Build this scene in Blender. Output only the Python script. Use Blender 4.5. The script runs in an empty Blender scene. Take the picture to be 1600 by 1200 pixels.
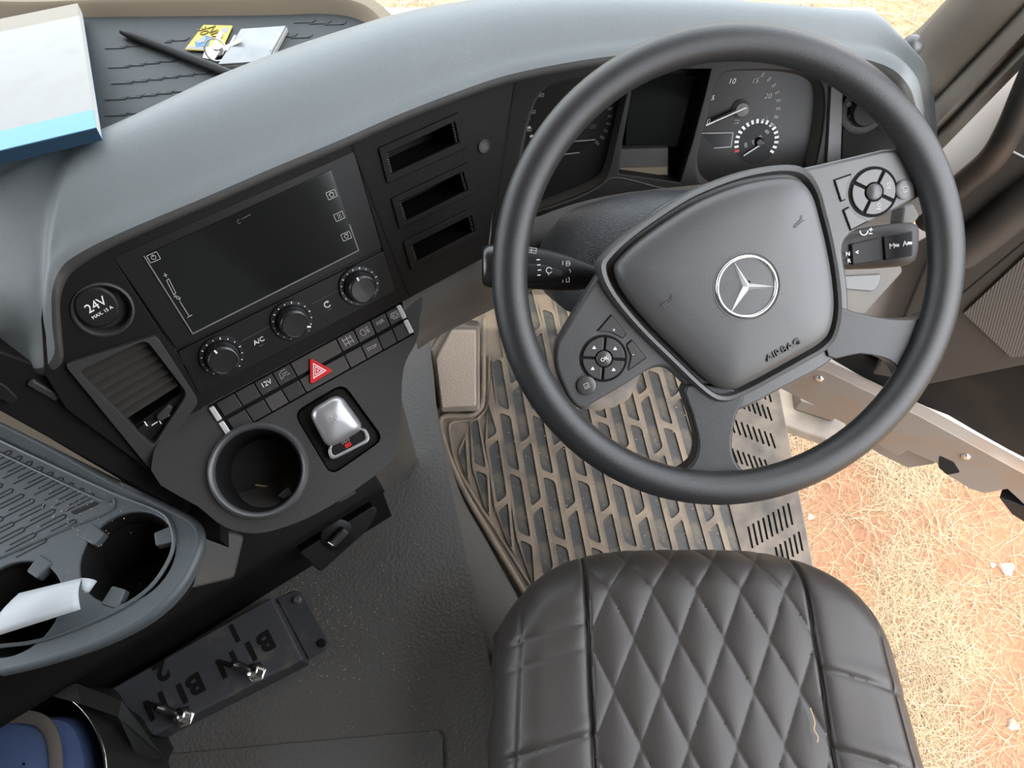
import bpy, bmesh, math, random
import numpy as np
from mathutils import Vector, Matrix
from mathutils.geometry import delaunay_2d_cdt

random.seed(7)
rng = np.random.default_rng(7)
scene = bpy.context.scene
COL = scene.collection

# ------------------------------------------------------------------ camera
FPX = 1202.0                       # focal length in pixels of the 1600 x 1200 frame
PITCH = math.radians(61)           # looking down into the cab
CAM = np.array([-0.207, -0.457, 1.366])
cam_d = bpy.data.cameras.new('camera')
cam_d.sensor_width = 36.0
cam_d.lens = 36.0 * FPX / 1600.0
cam_d.clip_start = 0.02
cam_d.clip_end = 200
cam = bpy.data.objects.new('camera', cam_d)
COL.objects.link(cam)
cam.location = CAM
cam.rotation_euler = (math.pi / 2 - PITCH, 0, 0)
scene.camera = cam

# ------------------------------------------------------------------ sky, sun, exposure
world = bpy.data.worlds.new('sky')
scene.world = world
world.use_nodes = True
wn = world.node_tree
wn.nodes.clear()
wo = wn.nodes.new('ShaderNodeOutputWorld')
wb = wn.nodes.new('ShaderNodeBackground')
sky = wn.nodes.new('ShaderNodeTexSky')
sky.sky_type = 'NISHITA'
sky.sun_disc = False
sky.sun_elevation = math.radians(72)
sky.sun_rotation = math.radians(178)
sky.air_density = 1.0
sky.dust_density = 3.0
sky.ozone_density = 1.0
wb.inputs['Strength'].default_value = 1.0
hsv = wn.nodes.new('ShaderNodeHueSaturation')
hsv.inputs['Saturation'].default_value = 0.24      # hazy, pale sky
wn.links.new(sky.outputs[0], hsv.inputs['Color'])
wn.links.new(hsv.outputs[0], wb.inputs[0])
wn.links.new(wb.outputs[0], wo.inputs[0])
sun_d = bpy.data.lights.new('sun', 'SUN')
sun_d.energy = 1.5
sun_d.angle = math.radians(0.6)
sun_d.color = (1.0, 0.94, 0.86)
sun = bpy.data.objects.new('sun', sun_d)
COL.objects.link(sun)
sun.location = (0, -3, 9)
_sd = Vector((0.10, -0.07, -1.0)).normalized()      # high midday sun
sun.rotation_euler = _sd.to_track_quat('-Z', 'Y').to_euler()
vs = scene.view_settings
vs.view_transform = 'Standard'
vs.look = 'None'
vs.gamma = 1.0
vs.use_curve_mapping = False
vs.exposure = 0.78

# ------------------------------------------------------------------ geometry of the view (used to measure positions)
AXR = np.array([1.0, 0, 0])
AXU = np.array([0, math.sin(PITCH), math.cos(PITCH)])
AXF = np.array([0, math.cos(PITCH), -math.sin(PITCH)])


def ray(x, y):
    return (x - 800) * AXR + (600 - y) * AXU + FPX * AXF


def hit(x, y, o, n):
    d = ray(x, y)
    return CAM + d * (np.dot(np.asarray(o) - CAM, n) / np.dot(d, n))


def hz(x, y, z):
    return hit(x, y, (0, 0, z), np.array([0, 0, 1.0]))


class Frame:
    """a flat working plane in the cab: origin, two in-plane axes and a normal"""

    def __init__(s, o, ux, n):
        s.o = np.asarray(o, float)
        s.n = np.asarray(n, float) / np.linalg.norm(n)
        ux = np.asarray(ux, float)
        ux = ux - s.n * np.dot(ux, s.n)
        s.ux = ux / np.linalg.norm(ux)
        s.uy = np.cross(s.n, s.ux)

    def p(s, u, v, h=0.0):
        return s.o + s.ux * u + s.uy * v + s.n * h

    def uv(s, x, y, h=0.0):
        P = hit(x, y, s.o + s.n * h, s.n) - s.o
        return (float(P @ s.ux), float(P @ s.uy))

    def px(s, pts, h=0.0):
        return [s.uv(a, b, h) for a, b in pts]

    def off(s, h):
        return Frame(s.o + s.n * h, s.ux, s.n)


# ------------------------------------------------------------------ materials
MATS = {}


def mat(name, col, rough=0.55, metal=0.0, spec=0.5, bump=None, mix=None, coat=0.0, sheen=0.0):
    """bump=(scale, strength[, kind]); mix=(colour, scale, lo, hi[, detail]) a second colour in noise patches"""
    if name in MATS:
        return MATS[name]
    m = bpy.data.materials.new(name)
    m.use_nodes = True
    nt = m.node_tree
    b = nt.nodes['Principled BSDF']
    b.inputs['Base Color'].default_value = (*col, 1)
    b.inputs['Roughness'].default_value = rough
    b.inputs['Metallic'].default_value = metal
    b.inputs['Specular IOR Level'].default_value = spec
    b.inputs['Coat Weight'].default_value = coat
    if sheen:
        b.inputs['Sheen Weight'].default_value = sheen
    tc = None
    if bump or mix:
        tc = nt.nodes.new('ShaderNodeTexCoord')
    if mix:
        c2, sc, lo, hi = mix[:4]
        nz = nt.nodes.new('ShaderNodeTexNoise')
        nz.inputs['Scale'].default_value = sc
        nz.inputs['Detail'].default_value = mix[4] if len(mix) > 4 else 6
        mr = nt.nodes.new('ShaderNodeMapRange')
        mr.inputs['From Min'].default_value = lo
        mr.inputs['From Max'].default_value = hi
        mx = nt.nodes.new('ShaderNodeMix')
        mx.data_type = 'RGBA'
        mx.inputs[6].default_value = (*col, 1)
        mx.inputs[7].default_value = (*c2, 1)
        nt.links.new(tc.outputs['Object'], nz.inputs['Vector'])
        nt.links.new(nz.outputs['Fac'], mr.inputs['Value'])
        nt.links.new(mr.outputs['Result'], mx.inputs[0])
        nt.links.new(mx.outputs[2], b.inputs['Base Color'])
    if bump:
        kind = bump[2] if len(bump) > 2 else 'noise'
        if kind == 'voronoi':
            t = nt.nodes.new('ShaderNodeTexVoronoi')
            t.inputs['Scale'].default_value = bump[0]
            out = t.outputs['Distance']
        else:
            t = nt.nodes.new('ShaderNodeTexNoise')
            t.inputs['Scale'].default_value = bump[0]
            t.inputs['Detail'].default_value = 3
            out = t.outputs['Fac']
        nt.links.new(tc.outputs['Object'], t.inputs['Vector'])
        bp = nt.nodes.new('ShaderNodeBump')
        bp.inputs['Strength'].default_value = bump[1]
        bp.inputs['Distance'].default_value = 0.001
        nt.links.new(out, bp.inputs['Height'])
        nt.links.new(bp.outputs['Normal'], b.inputs['Normal'])
    MATS[name] = m
    return m


GRAIN = (900, 0.35)
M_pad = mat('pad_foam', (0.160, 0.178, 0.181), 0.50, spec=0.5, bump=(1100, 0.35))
M_brow_shade = mat('pad_lip_shade', (0.042, 0.041, 0.039), 0.55, spec=0.4, bump=(1100, 0.35))  # darker copy of the pad for its lip, shade put into the colour
M_fascia = mat('fascia_plastic', (0.0088, 0.0079, 0.007), 0.55, spec=0.14, bump=GRAIN)
M_fascia2 = mat('console_plastic', (0.030, 0.0275, 0.026), 0.50, spec=0.42, bump=GRAIN)
M_lower = mat('lower_fascia_plastic', (0.075, 0.070, 0.064), 0.55, spec=0.4, bump=GRAIN, mix=((0.11, 0.095, 0.075), 9, 0.45, 0.8))
M_slat = mat('vent_slat', (0.060, 0.054, 0.047), 0.5)
M_black = mat('black_plastic', (0.009, 0.009, 0.009), 0.48, spec=0.28)
M_matte = mat('matte_black', (0.008, 0.008, 0.008), 0.85, spec=0.2)
M_unit = mat('unit_black', (0.009, 0.009, 0.0085), 0.42, spec=0.25)
M_screen = mat('screen_glass', (0.008, 0.009, 0.008), 0.10, spec=0.6)
M_knob = mat('knob_black', (0.012, 0.012, 0.012), 0.28, spec=0.6)
M_btn = mat('button_grey', (0.030, 0.029, 0.029), 0.42, spec=0.5)
M_btn2 = mat('button_warm_grey', (0.052, 0.047, 0.043), 0.45, spec=0.5)
M_white = mat('print_white', (0.80, 0.80, 0.78), 0.5)
M_print = mat('print_grey', (0.42, 0.41, 0.39), 0.5)
M_dim = mat('print_dim', (0.16, 0.155, 0.145), 0.5)
M_red = mat('hazard_red', (0.62, 0.016, 0.016), 0.35)
M_led = mat('indicator_red', (0.5, 0.02, 0.02), 0.3)
M_chrome = mat('chrome', (0.86, 0.86, 0.86), 0.18, metal=1.0)
M_bright = mat('bright_trim', (0.62, 0.62, 0.61), 0.25, metal=0.35)
M_star = mat('star_silver', (0.80, 0.80, 0.79), 0.38, metal=0.75)
M_satin = mat('satin_silver', (0.42, 0.42, 0.43), 0.36, metal=0.7)
M_steel = mat('steel', (0.55, 0.53, 0.50), 0.35, metal=0.9)
M_rim = mat('wheel_leather', (0.019, 0.0195, 0.020), 0.38, spec=0.55, bump=(1500, 0.3))
M_hub = mat('wheel_hub_plastic', (0.064, 0.064, 0.063), 0.40, spec=0.6, bump=(1300, 0.2))
M_emboss = mat('embossed_mark', (0.048, 0.048, 0.048), 0.5)
M_wbtn = mat('wheel_button', (0.055, 0.054, 0.053), 0.34, spec=0.6)
M_cup = mat('cup_ring', (0.055, 0.056, 0.057), 0.38, spec=0.6)
M_tray = mat('tray_rubber', (0.066, 0.078, 0.084), 0.50, spec=0.5, bump=(700, 0.25), mix=((0.10, 0.105, 0.10), 40, 0.62, 0.8))
M_liner2 = mat('dash_tray_rubber', (0.040, 0.046, 0.048), 0.55, spec=0.4, bump=(700, 0.25))
M_trayg = mat('tray_groove', (0.012, 0.014, 0.015), 0.7)
M_tunnel = mat('tunnel_vinyl', (0.112, 0.108, 0.101), 0.50, spec=0.5, bump=(190, 1.0, 'voronoi'), mix=((0.105, 0.09, 0.068), 5, 0.48, 0.80))
M_matb = mat('mat_dusty_rubber', (0.26, 0.205, 0.150), 0.75, spec=0.3, bump=(300, 0.4), mix=((0.14, 0.122, 0.10), 14, 0.42, 0.68, 9))
M_cell = mat('mat_cell_rubber', (0.070, 0.070, 0.068), 0.55, spec=0.4, mix=((0.17, 0.142, 0.105), 26, 0.45, 0.74, 9))
M_strip = mat('mat_edge_rubber', (0.185, 0.155, 0.125), 0.7, spec=0.3, mix=((0.08, 0.074, 0.068), 16, 0.4, 0.65))
M_foot = mat('footrest_vinyl', (0.42, 0.34, 0.27), 0.7, spec=0.3, bump=(420, 0.9, 'voronoi'))
M_dustw = mat('dusty_wall', (0.22, 0.185, 0.145), 0.75, mix=((0.13, 0.11, 0.09), 10, 0.4, 0.7))
M_seat = mat('seat_leatherette', (0.037, 0.0325, 0.029), 0.43, spec=0.42, bump=(600, 0.18))
M_thread = mat('straw_thread', (0.45, 0.33, 0.16), 0.8)
M_stitch = mat('seat_stitch', (0.016, 0.015, 0.014), 0.6)
M_plate = mat('powder_coat', (0.060, 0.061, 0.068), 0.48, spec=0.5, bump=(500, 0.2), mix=((0.16, 0.13, 0.09), 30, 0.60, 0.80, 9))
M_blue = mat('blue_fabric', (0.040, 0.072, 0.17), 0.7, bump=(900, 0.4), mix=((0.065, 0.10, 0.20), 12, 0.4, 0.7))
M_braid = mat('brown_strap', (0.10, 0.085, 0.07), 0.7, bump=(600, 0.5))
M_liner = mat('black_liner', (0.012, 0.0125, 0.011), 0.38, spec=0.5)
M_paper = mat('white_paper', (0.44, 0.47, 0.485), 0.6)
M_book = mat('book_cover', (0.33, 0.328, 0.317), 0.6, spec=0.2, mix=((0.305, 0.30, 0.29), 30, 0.5, 0.8))
M_bookb = mat('book_blue', (0.10, 0.30, 0.50), 0.5)
M_booky = mat('book_beige', (0.215, 0.185, 0.145), 0.55)
M_pages = mat('book_pages', (0.40, 0.375, 0.345), 0.8)
M_yellow = mat('tag_yellow', (0.86, 0.62, 0.06), 0.5)
M_tagb = mat('tag_blue', (0.06, 0.18, 0.36), 0.5)
M_tagp = mat('tag_print', (0.10, 0.08, 0.02), 0.6)
M_jewel = mat('clear_case', (0.30, 0.315, 0.315), 0.22, spec=0.6, mix=((0.22, 0.235, 0.24), 25, 0.4, 0.7))
M_case = mat('case_edge', (0.40, 0.385, 0.36), 0.3)
M_lip = mat('dusty_lip', (0.21, 0.17, 0.115), 0.7)
M_door = mat('door_plastic', (0.030, 0.0265, 0.023), 0.52, spec=0.45, bump=GRAIN)
M_doord = mat('door_pocket', (0.0065, 0.006, 0.0055), 0.65, spec=0.2, mix=((0.022, 0.014, 0.009), 6, 0.55, 0.8))
M_paint = mat('cab_paint', (0.34, 0.325, 0.31), 0.42, spec=0.5)
M_jamb = mat('jamb_paint', (0.62, 0.60, 0.575), 0.4)
M_paintd = mat('cab_paint_dusty', (0.155, 0.132, 0.112), 0.6, mix=((0.17, 0.11, 0.07), 8, 0.52, 0.75))
M_seal = mat('rubber_seal', (0.014, 0.012, 0.010), 0.55, mix=((0.06, 0.038, 0.026), 7, 0.5, 0.75))
M_pillar = mat('pillar_trim', (0.15, 0.132, 0.108), 0.6, bump=GRAIN)
M_roof = mat('headliner', (0.17, 0.16, 0.145), 0.9)
M_face = mat('dial_face', (0.016, 0.015, 0.014), 0.42, spec=0.4)
M_face2 = mat('dial_silver', (0.10, 0.095, 0.088), 0.45)
M_disp = mat('small_display', (0.014, 0.015, 0.016), 0.25)
M_crumb = mat('crumbs', (0.50, 0.40, 0.26), 0.8)

# glass of the windscreen: clear pane, mostly transmitting, with a faint mirror reflection
M_glass = bpy.data.materials.new('window_glass')
M_glass.use_nodes = True
_nt = M_glass.node_tree
_nt.nodes.clear()
_o = _nt.nodes.new('ShaderNodeOutputMaterial')
_m = _nt.nodes.new('ShaderNodeMixShader')
_t = _nt.nodes.new('ShaderNodeBsdfTransparent')
_t.inputs[0].default_value = (0.94, 0.96, 0.95, 1)
_g = _nt.nodes.new('ShaderNodeBsdfGlossy')
_g.inputs['Roughness'].default_value = 0.02
_m.inputs[0].default_value = 0.05
_nt.links.new(_t.outputs[0], _m.inputs[1])
_nt.links.new(_g.outputs[0], _m.inputs[2])
_nt.links.new(_m.outputs[0], _o.inputs[0])

# speaker grille: fine perforation far below a piece's size
M_grille = bpy.data.materials.new('speaker_mesh')
M_grille.use_nodes = True
_nt = M_grille.node_tree
_b = _nt.nodes['Principled BSDF']
_tc = _nt.nodes.new('ShaderNodeTexCoord')
_v = _nt.nodes.new('ShaderNodeTexVoronoi')
_v.inputs['Scale'].default_value = 240
_v.inputs['Randomness'].default_value = 0.0
_r = _nt.nodes.new('ShaderNodeMapRange')
_r.inputs['From Min'].default_value = 0.30
_r.inputs['From Max'].default_value = 0.42
_x = _nt.nodes.new('ShaderNodeMix')
_x.data_type = 'RGBA'
_x.inputs[6].default_value = (0.006, 0.006, 0.006, 1)
_x.inputs[7].default_value = (0.10, 0.09, 0.08, 1)
_nt.links.new(_tc.outputs['UV'], _v.inputs['Vector'])
_nt.links.new(_v.outputs['Distance'], _r.inputs['Value'])
_nt.links.new(_r.outputs['Result'], _x.inputs[0])
_nt.links.new(_x.outputs[2], _b.inputs['Base Color'])
_b.inputs['Roughness'].default_value = 0.5

# ------------------------------------------------------------------ object helpers
ORG = {}


def tag(o, label=None, cat=None, group=None, kind=None):
    if label:
        o['label'] = label
    if cat:
        o['category'] = cat
    if group:
        o['group'] = group
    if kind:
        o['kind'] = kind
    return o


def empty(name, loc, label=None, cat=None, group=None, kind=None):
    o = bpy.data.objects.new(name, None)
    o.empty_display_size = 0.02
    COL.objects.link(o)
    o.location = loc
    ORG[o.name] = np.array(loc, float)
    return tag(o, label, cat, group, kind)


def place(name, me, org, m, parent):
    o = bpy.data.objects.new(name, me)
    COL.objects.link(o)
    if m is not None:
        me.materials.append(m)
    org = np.asarray(org, float)
    ORG[o.name] = org
    if parent is not None:
        o.parent = parent
        o.location = org - ORG[parent.name]
    else:
        o.location = org
    return o


def mk(name, verts, faces, m, parent=None, smooth=False, bevel=0.0, seg=2, sub=0, solid=0.0, recalc=True):
    V = np.asarray(verts, float)
    org = (V.min(0) + V.max(0)) / 2
    me = bpy.data.meshes.new(name)
    me.from_pydata([tuple(v) for v in (V - org)], [], [tuple(int(i) for i in f) for f in faces])
    if recalc:
        bm = bmesh.new()
        bm.from_mesh(me)
        bmesh.ops.recalc_face_normals(bm, faces=bm.faces)
        bm.to_mesh(me)
        bm.free()
    if smooth:
        me.polygons.foreach_set('use_smooth', [True] * len(me.polygons))
        if not bevel:
            me.set_sharp_from_angle(angle=math.radians(48))
    o = place(name, me, org, m, parent)
    if solid:
        md = o.modifiers.new('thickness', 'SOLIDIFY')
        md.thickness = solid
        md.offset = 0
    if bevel:
        md = o.modifiers.new('bevel', 'BEVEL')
        md.width = bevel
        md.segments = seg
        md.limit_method = 'ANGLE'
        md.angle_limit = math.radians(38)
        if not smooth:
            me.polygons.foreach_set('use_smooth', [True] * len(me.polygons))
            md.harden_normals = True
    if sub:
        md = o.modifiers.new('sub', 'SUBSURF')
        md.levels = sub
        md.render_levels = sub
    return o


def catmull(pts, n=6, closed=False):
    P = [np.asarray(p, float) for p in pts]
    N = len(P)
    out = []
    rngi = range(N if closed else N - 1)
    for i in rngi:
        if closed:
            a, b, c, d = P[(i - 1) % N], P[i], P[(i + 1) % N], P[(i + 2) % N]
        else:
            b, c = P[i], P[i + 1]
            a = P[i - 1] if i > 0 else 2 * b - c
            d = P[i + 2] if i + 2 < N else 2 * c - b
        for k in range(n):
            t = k / n
            out.append(0.5 * ((2 * b) + (-a + c) * t + (2 * a - 5 * b + 4 * c - d) * t * t + (-a + 3 * b - 3 * c + d) * t ** 3))
    if not closed:
        out.append(P[-1])
    return out


def rpoly(pts, r, n=4):
    """polygon with rounded corners"""
    P = [np.asarray(p, float) for p in pts]
    out = []
    N = len(P)
    for i in range(N):
        a, b, c = P[i - 1], P[i], P[(i + 1) % N]
        ri = r[i] if isinstance(r, (list, tuple)) else r
        la, lc = np.linalg.norm(a - b), np.linalg.norm(c - b)
        k = min(ri, la * 0.48, lc * 0.48)
        p0, p1 = b + (a - b) / la * k, b + (c - b) / lc * k
        for j in range(n + 1):
            t = j / n
            out.append((1 - t) ** 2 * p0 + 2 * t * (1 - t) * b + t * t * p1)
    return [tuple(p) for p in out]


def circ(cu, cv, r, n=32, a0=0.0, a1=2 * math.pi):
    full = abs(a1 - a0 - 2 * math.pi) < 1e-6
    k = n if full else n + 1
    return [(cu + r * math.cos(a0 + (a1 - a0) * i / n), cv + r * math.sin(a0 + (a1 - a0) * i / n)) for i in range(k)]


def prism(name, fr, poly, h0, h1, m, parent=None, bevel=0.0, seg=2, smooth=False):
    n = len(poly)
    V = [fr.p(u, v, h0) for u, v in poly] + [fr.p(u, v, h1) for u, v in poly]
    F = [list(range(n))[::-1], list(range(n, 2 * n))] + [[i, (i + 1) % n, n + (i + 1) % n, n + i] for i in range(n)]
    return mk(name, V, F, m, parent, bevel=bevel, seg=seg, smooth=smooth)


def pip(p, poly):
    c = False
    for i in range(len(poly)):
        a, b = poly[i], poly[i - 1]
        if (a[1] > p[1]) != (b[1] > p[1]) and p[0] < (b[0] - a[0]) * (p[1] - a[1]) / (b[1] - a[1]) + a[0]:
            c = not c
    return c


def plate(name, fr, outer, holes, h0, h1, m, parent=None, bevel=0.0, seg=2):
    """flat panel with openings cut through it"""
    loops = [[Vector((u, v, 0)) for u, v in lp] for lp in [outer] + holes]
    flat = [p for lp in loops for p in lp]
    n = len(flat)
    eds, k = [], 0
    for lp in loops:
        eds += [(k + i, k + (i + 1) % len(lp)) for i in range(len(lp))]
        k += len(lp)
    cv, _e, cf, ov, _oe, _of = delaunay_2d_cdt([p.to_2d() for p in flat], eds, [], 0, 1e-7)
    back = [o_[0] if o_ else 0 for o_ in ov]
    tris = []
    for f in cf:
        c = sum((cv[i] for i in f), Vector((0, 0))) / 3
        if pip(c, outer) and not any(pip(c, h_) for h_ in holes):
            tris.append([back[i] for i in f])
    V = [fr.p(p.x, p.y, h1) for p in flat] + [fr.p(p.x, p.y, h0) for p in flat]
    F = [list(t) for t in tris] + [[n + t[2], n + t[1], n + t[0]] for t in tris]
    k = 0
    for lp in loops:
        L = len(lp)
        for i in range(L):
            a, b = k + i, k + (i + 1) % L
            F.append([a, b, n + b, n + a])
        k += L
    return mk(name, V, F, m, parent, bevel=bevel, seg=seg)


def loft(name, secs, m, parent=None, closed_u=False, closed_v=False, caps=False, smooth=True, **kw):
    """grid surface through rows of points"""
    nr, nc = len(secs), len(secs[0])
    V = [p for s in secs for p in s]
    F = []
    for i in range(nr if closed_v else nr - 1):
        for j in range(nc if closed_u else nc - 1):
            a, b = i * nc + j, i * nc + (j + 1) % nc
            i2 = (i + 1) % nr
            F.append([a, b, i2 * nc + (j + 1) % nc, i2 * nc + j])
    if caps:
        F.append(list(range(nc))[::-1])
        F.append([(nr - 1) * nc + j for j in range(nc)])
    return mk(name, V, F, m, parent, smooth=smooth, **kw)


def tube(name, pts, r, m, parent=None, seg=8, closed=False, oval=None):
    P = [np.asarray(p, float) for p in pts]
    N = len(P)
    secs = []
    up = None
    for i in range(N):
        if closed:
            t = P[(i + 1) % N] - P[i - 1]
        else:
            t = P[min(i + 1, N - 1)] - P[max(i - 1, 0)]
        t = t / (np.linalg.norm(t) + 1e-12)
        if up is None:
            g = np.array([0, 0, 1.0]) if abs(t[2]) < 0.9 else np.array([1.0, 0, 0])
            up = g - t * (g @ t)
        up = up - t * (up @ t)
        up = up / np.linalg.norm(up)
        sd = np.cross(t, up)
        ri = r[i] if hasattr(r, '__len__') else r
        a, b = (ri, ri) if oval is None else (ri * oval[0], ri * oval[1])
        secs.append([P[i] + up * a * math.cos(k * 2 * math.pi / seg) + sd * b * math.sin(k * 2 * math.pi / seg) for k in range(seg)])
    return loft(name, secs, m, parent, closed_u=True, closed_v=closed, caps=not closed)


def lathe(name, fr, cu, cv, prof, m, parent=None, n=40, bevel=0.0):
    """turned shape about the plane's normal; prof = (radius, height) rows"""
    secs = [[fr.p(cu + r * math.cos(2 * math.pi * k / n), cv + r * math.sin(2 * math.pi * k / n), h) for k in range(n)] for r, h in prof]
    return loft(name, secs, m, parent, closed_u=True)


def bar(name, fr, u0, v0, u1, v1, w, h0, h1, m, parent=None, bevel=0.0):
    d = np.array([u1 - u0, v1 - v0])
    d = d / np.linalg.norm(d)
    q = np.array([-d[1], d[0]]) * w / 2
    a, b = np.array([u0, v0]), np.array([u1, v1])
    return prism(name, fr, [tuple(a - q), tuple(b - q), tuple(b + q), tuple(a + q)], h0, h1, m, parent, bevel=bevel)


TEXTS = []


def text(fr, u, v, h, body, size, m, parent, rot=0.0, name='lettering', thick=0.0004, shear=0.0, sx=1.0, bold=0.0):
    c = bpy.data.curves.new(name, 'FONT')
    c.body = body
    c.size = size
    c.align_x = 'CENTER'
    c.align_y = 'CENTER'
    c.extrude = thick
    c.shear = shear
    c.offset = bold
    c.resolution_u = 3
    o = bpy.data.objects.new(name, c)
    COL.objects.link(o)
    ca, sa = math.cos(rot), math.sin(rot)
    x = fr.ux * ca + fr.uy * sa
    y = -fr.ux * sa + fr.uy * ca
    P = fr.p(u, v, h)
    M = Matrix(((x[0] * sx, y[0], fr.n[0], P[0]), (x[1] * sx, y[1], fr.n[1], P[1]), (x[2] * sx, y[2], fr.n[2], P[2]), (0, 0, 0, 1)))
    TEXTS.append((o, M, P, m, parent, name))


def finish_texts():
    bpy.context.view_layer.update()
    dg = bpy.context.evaluated_depsgraph_get()
    for o, M, P, m, parent, name in TEXTS:
        me = bpy.data.meshes.new_from_object(o.evaluated_get(dg))
        M2 = M.copy()
        M2.translation = Vector((0, 0, 0))
        me.transform(M2)
        me.materials.clear()
        place(name, me, P, m, parent)
    for o, *_ in TEXTS:
        c = o.data
        bpy.data.objects.remove(o)
        bpy.data.curves.remove(c)


def strokes(name, fr, lines, w, h, m, parent, thick=0.0006):
    """a small printed symbol made of flat strokes (lists of (u, v) points)"""
    V, F = [], []
    for ln in lines:
        for (a, b) in zip(ln[:-1], ln[1:]):
            a, b = np.asarray(a, float), np.asarray(b, float)
            L = np.linalg.norm(b - a)
            if L < 1e-9:
                continue
            d = (b - a) / L
            q = np.array([-d[1], d[0]]) * w / 2
            e = d * w * 0.3
            k = len(V)
            cs = [a - q - e, b - q + e, b + q + e, a + q - e]
            V += [fr.p(c[0], c[1], h - thick) for c in cs] + [fr.p(c[0], c[1], h) for c in cs]
            F += [[k + 4, k + 5, k + 6, k + 7], [k, k + 1, k + 5, k + 4], [k + 1, k + 2, k + 6, k + 5], [k + 2, k + 3, k + 7, k + 6], [k + 3, k, k + 4, k + 7], [k + 3, k + 2, k + 1, k]]
    return mk(name, V, F, m, parent)


def sym(name, fr, c, s, lines, w, h, m, parent, rot=0.0):
    """symbol given in unit coordinates, scaled by s and put at c"""
    ca, sa = math.cos(rot), math.sin(rot)
    ls = [[(c[0] + s * (x * ca - y * sa), c[1] + s * (x * sa + y * ca)) for x, y in ln] for ln in lines]
    return strokes(name, fr, ls, w, h, m, parent)


def arc(cx, cy, r, a0, a1, n=10):
    return [(cx + r * math.cos(math.radians(a0 + (a1 - a0) * i / n)), cy + r * math.sin(math.radians(a0 + (a1 - a0) * i / n))) for i in range(n + 1)]


def box(name, lo, hi, m, parent=None, bevel=0.0):
    x0, y0, z0 = lo
    x1, y1, z1 = hi
    V = [(x0, y0, z0), (x1, y0, z0), (x1, y1, z0), (x0, y1, z0), (x0, y0, z1), (x1, y0, z1), (x1, y1, z1), (x0, y1, z1)]
    F = [[0, 3, 2, 1], [4, 5, 6, 7], [0, 1, 5, 4], [1, 2, 6, 5], [2, 3, 7, 6], [3, 0, 4, 7]]
    return mk(name, V, F, m, parent, bevel=bevel)


ZF = Frame((0, 0, 0), (1, 0, 0), (0, 0, 1))


def zfr(z):
    return Frame((0, 0, z), (1, 0, 0), (0, 0, 1))


# ------------------------------------------------------------------ working planes
SA = math.radians(32.4)
S_H = np.array([math.sin(SA), -math.cos(SA), 0])
S_X = np.array([math.cos(SA), math.sin(SA), 0])
FS = Frame((-0.536, -0.028, 0.70), S_X, S_H * math.cos(math.radians(30)) + np.array([0, 0, 0.5]))          # centre stack, turned to the driver
_l0 = FS.p(*FS.uv(324, 634))
FL = Frame(_l0, S_X, S_H * math.cos(math.radians(65)) + np.array([0, 0, math.sin(math.radians(65))]))      # switch and cup-holder shelf
FK = Frame(hz(1050, 200, 0.64), (1, 0, 0), (0, -math.cos(math.radians(30)), 0.5))                          # instruments
WE, WA = math.radians(52), math.radians(4)
FW = Frame((0.002, -0.008, 0.772), (1, 0, 0), (math.sin(WA) * math.cos(WE), -math.cos(WA) * math.cos(WE), math.sin(WE)))   # steering wheel
_d1, _d2 = hz(1250, 600, -0.03), hz(1600, 770, -0.03)
_dd = (_d2 - _d1) / np.linalg.norm(_d2 - _d1)
FD = Frame(_d1, _dd, np.cross(_dd, [0, 0, 1.0]))                                                           # open door, inner face

# =================================================================== SETTING
GZ = -1.25
gm = bpy.data.materials.new('red_soil_and_straw')
gm.use_nodes = True
nt = gm.node_tree
b = nt.nodes['Principled BSDF']
b.inputs['Roughness'].default_value = 0.95
b.inputs['Specular IOR Level'].default_value = 0.1
tc = nt.nodes.new('ShaderNodeTexCoord')
n1 = nt.nodes.new('ShaderNodeTexNoise')
n1.inputs['Scale'].default_value = 2.6
n1.inputs['Detail'].default_value = 7
n2 = nt.nodes.new('ShaderNodeTexNoise')
n2.inputs['Scale'].default_value = 60
n2.inputs['Detail'].default_value = 5
r1 = nt.nodes.new('ShaderNodeMapRange')
r1.inputs['From Min'].default_value = 0.44
r1.inputs['From Max'].default_value = 0.60
x1 = nt.nodes.new('ShaderNodeMix')
x1.data_type = 'RGBA'
x1.inputs[6].default_value = (0.168, 0.089, 0.051, 1)
x1.inputs[7].default_value = (0.20, 0.137, 0.08, 1)
x2 = nt.nodes.new('ShaderNodeMix')
x2.data_type = 'RGBA'
x2.blend_type = 'MULTIPLY'
x2.inputs[0].default_value = 0.55
r2 = nt.nodes.new('ShaderNodeMapRange')
r2.inputs['From Min'].default_value = 0.3
r2.inputs['From Max'].default_value = 0.65
r2.inputs['To Min'].default_value = 0.55
for a_, b_ in ((n1, r1), (n2, r2)):
    nt.links.new(tc.outputs['Object'], a_.inputs['Vector'])
    nt.links.new(a_.outputs['Fac'], b_.inputs['Value'])
lt_ = nt.nodes.new('ShaderNodeAttribute')
lt_.attribute_name = 'litter'
ad = nt.nodes.new('ShaderNodeMath')
ad.operation = 'MULTIPLY_ADD'
ad.inputs[1].default_value = 0.45
ad.use_clamp = True
l2_ = nt.nodes.new('ShaderNodeMath')
l2_.operation = 'MULTIPLY_ADD'
l2_.inputs[1].default_value = 1.5
l2_.inputs[2].default_value = -0.35
nt.links.new(lt_.outputs['Fac'], l2_.inputs[0])
nt.links.new(r1.outputs['Result'], ad.inputs[0])
nt.links.new(l2_.outputs[0], ad.inputs[2])
nt.links.new(ad.outputs[0], x1.inputs[0])
nt.links.new(x1.outputs[2], x2.inputs[6])
nt.links.new(r2.outputs['Result'], x2.inputs[7])
nt.links.new(x2.outputs[2], b.inputs['Base Color'])
bp = nt.nodes.new('ShaderNodeBump')
bp.inputs['Strength'].default_value = 0.8
bp.inputs['Distance'].default_value = 0.02
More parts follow.
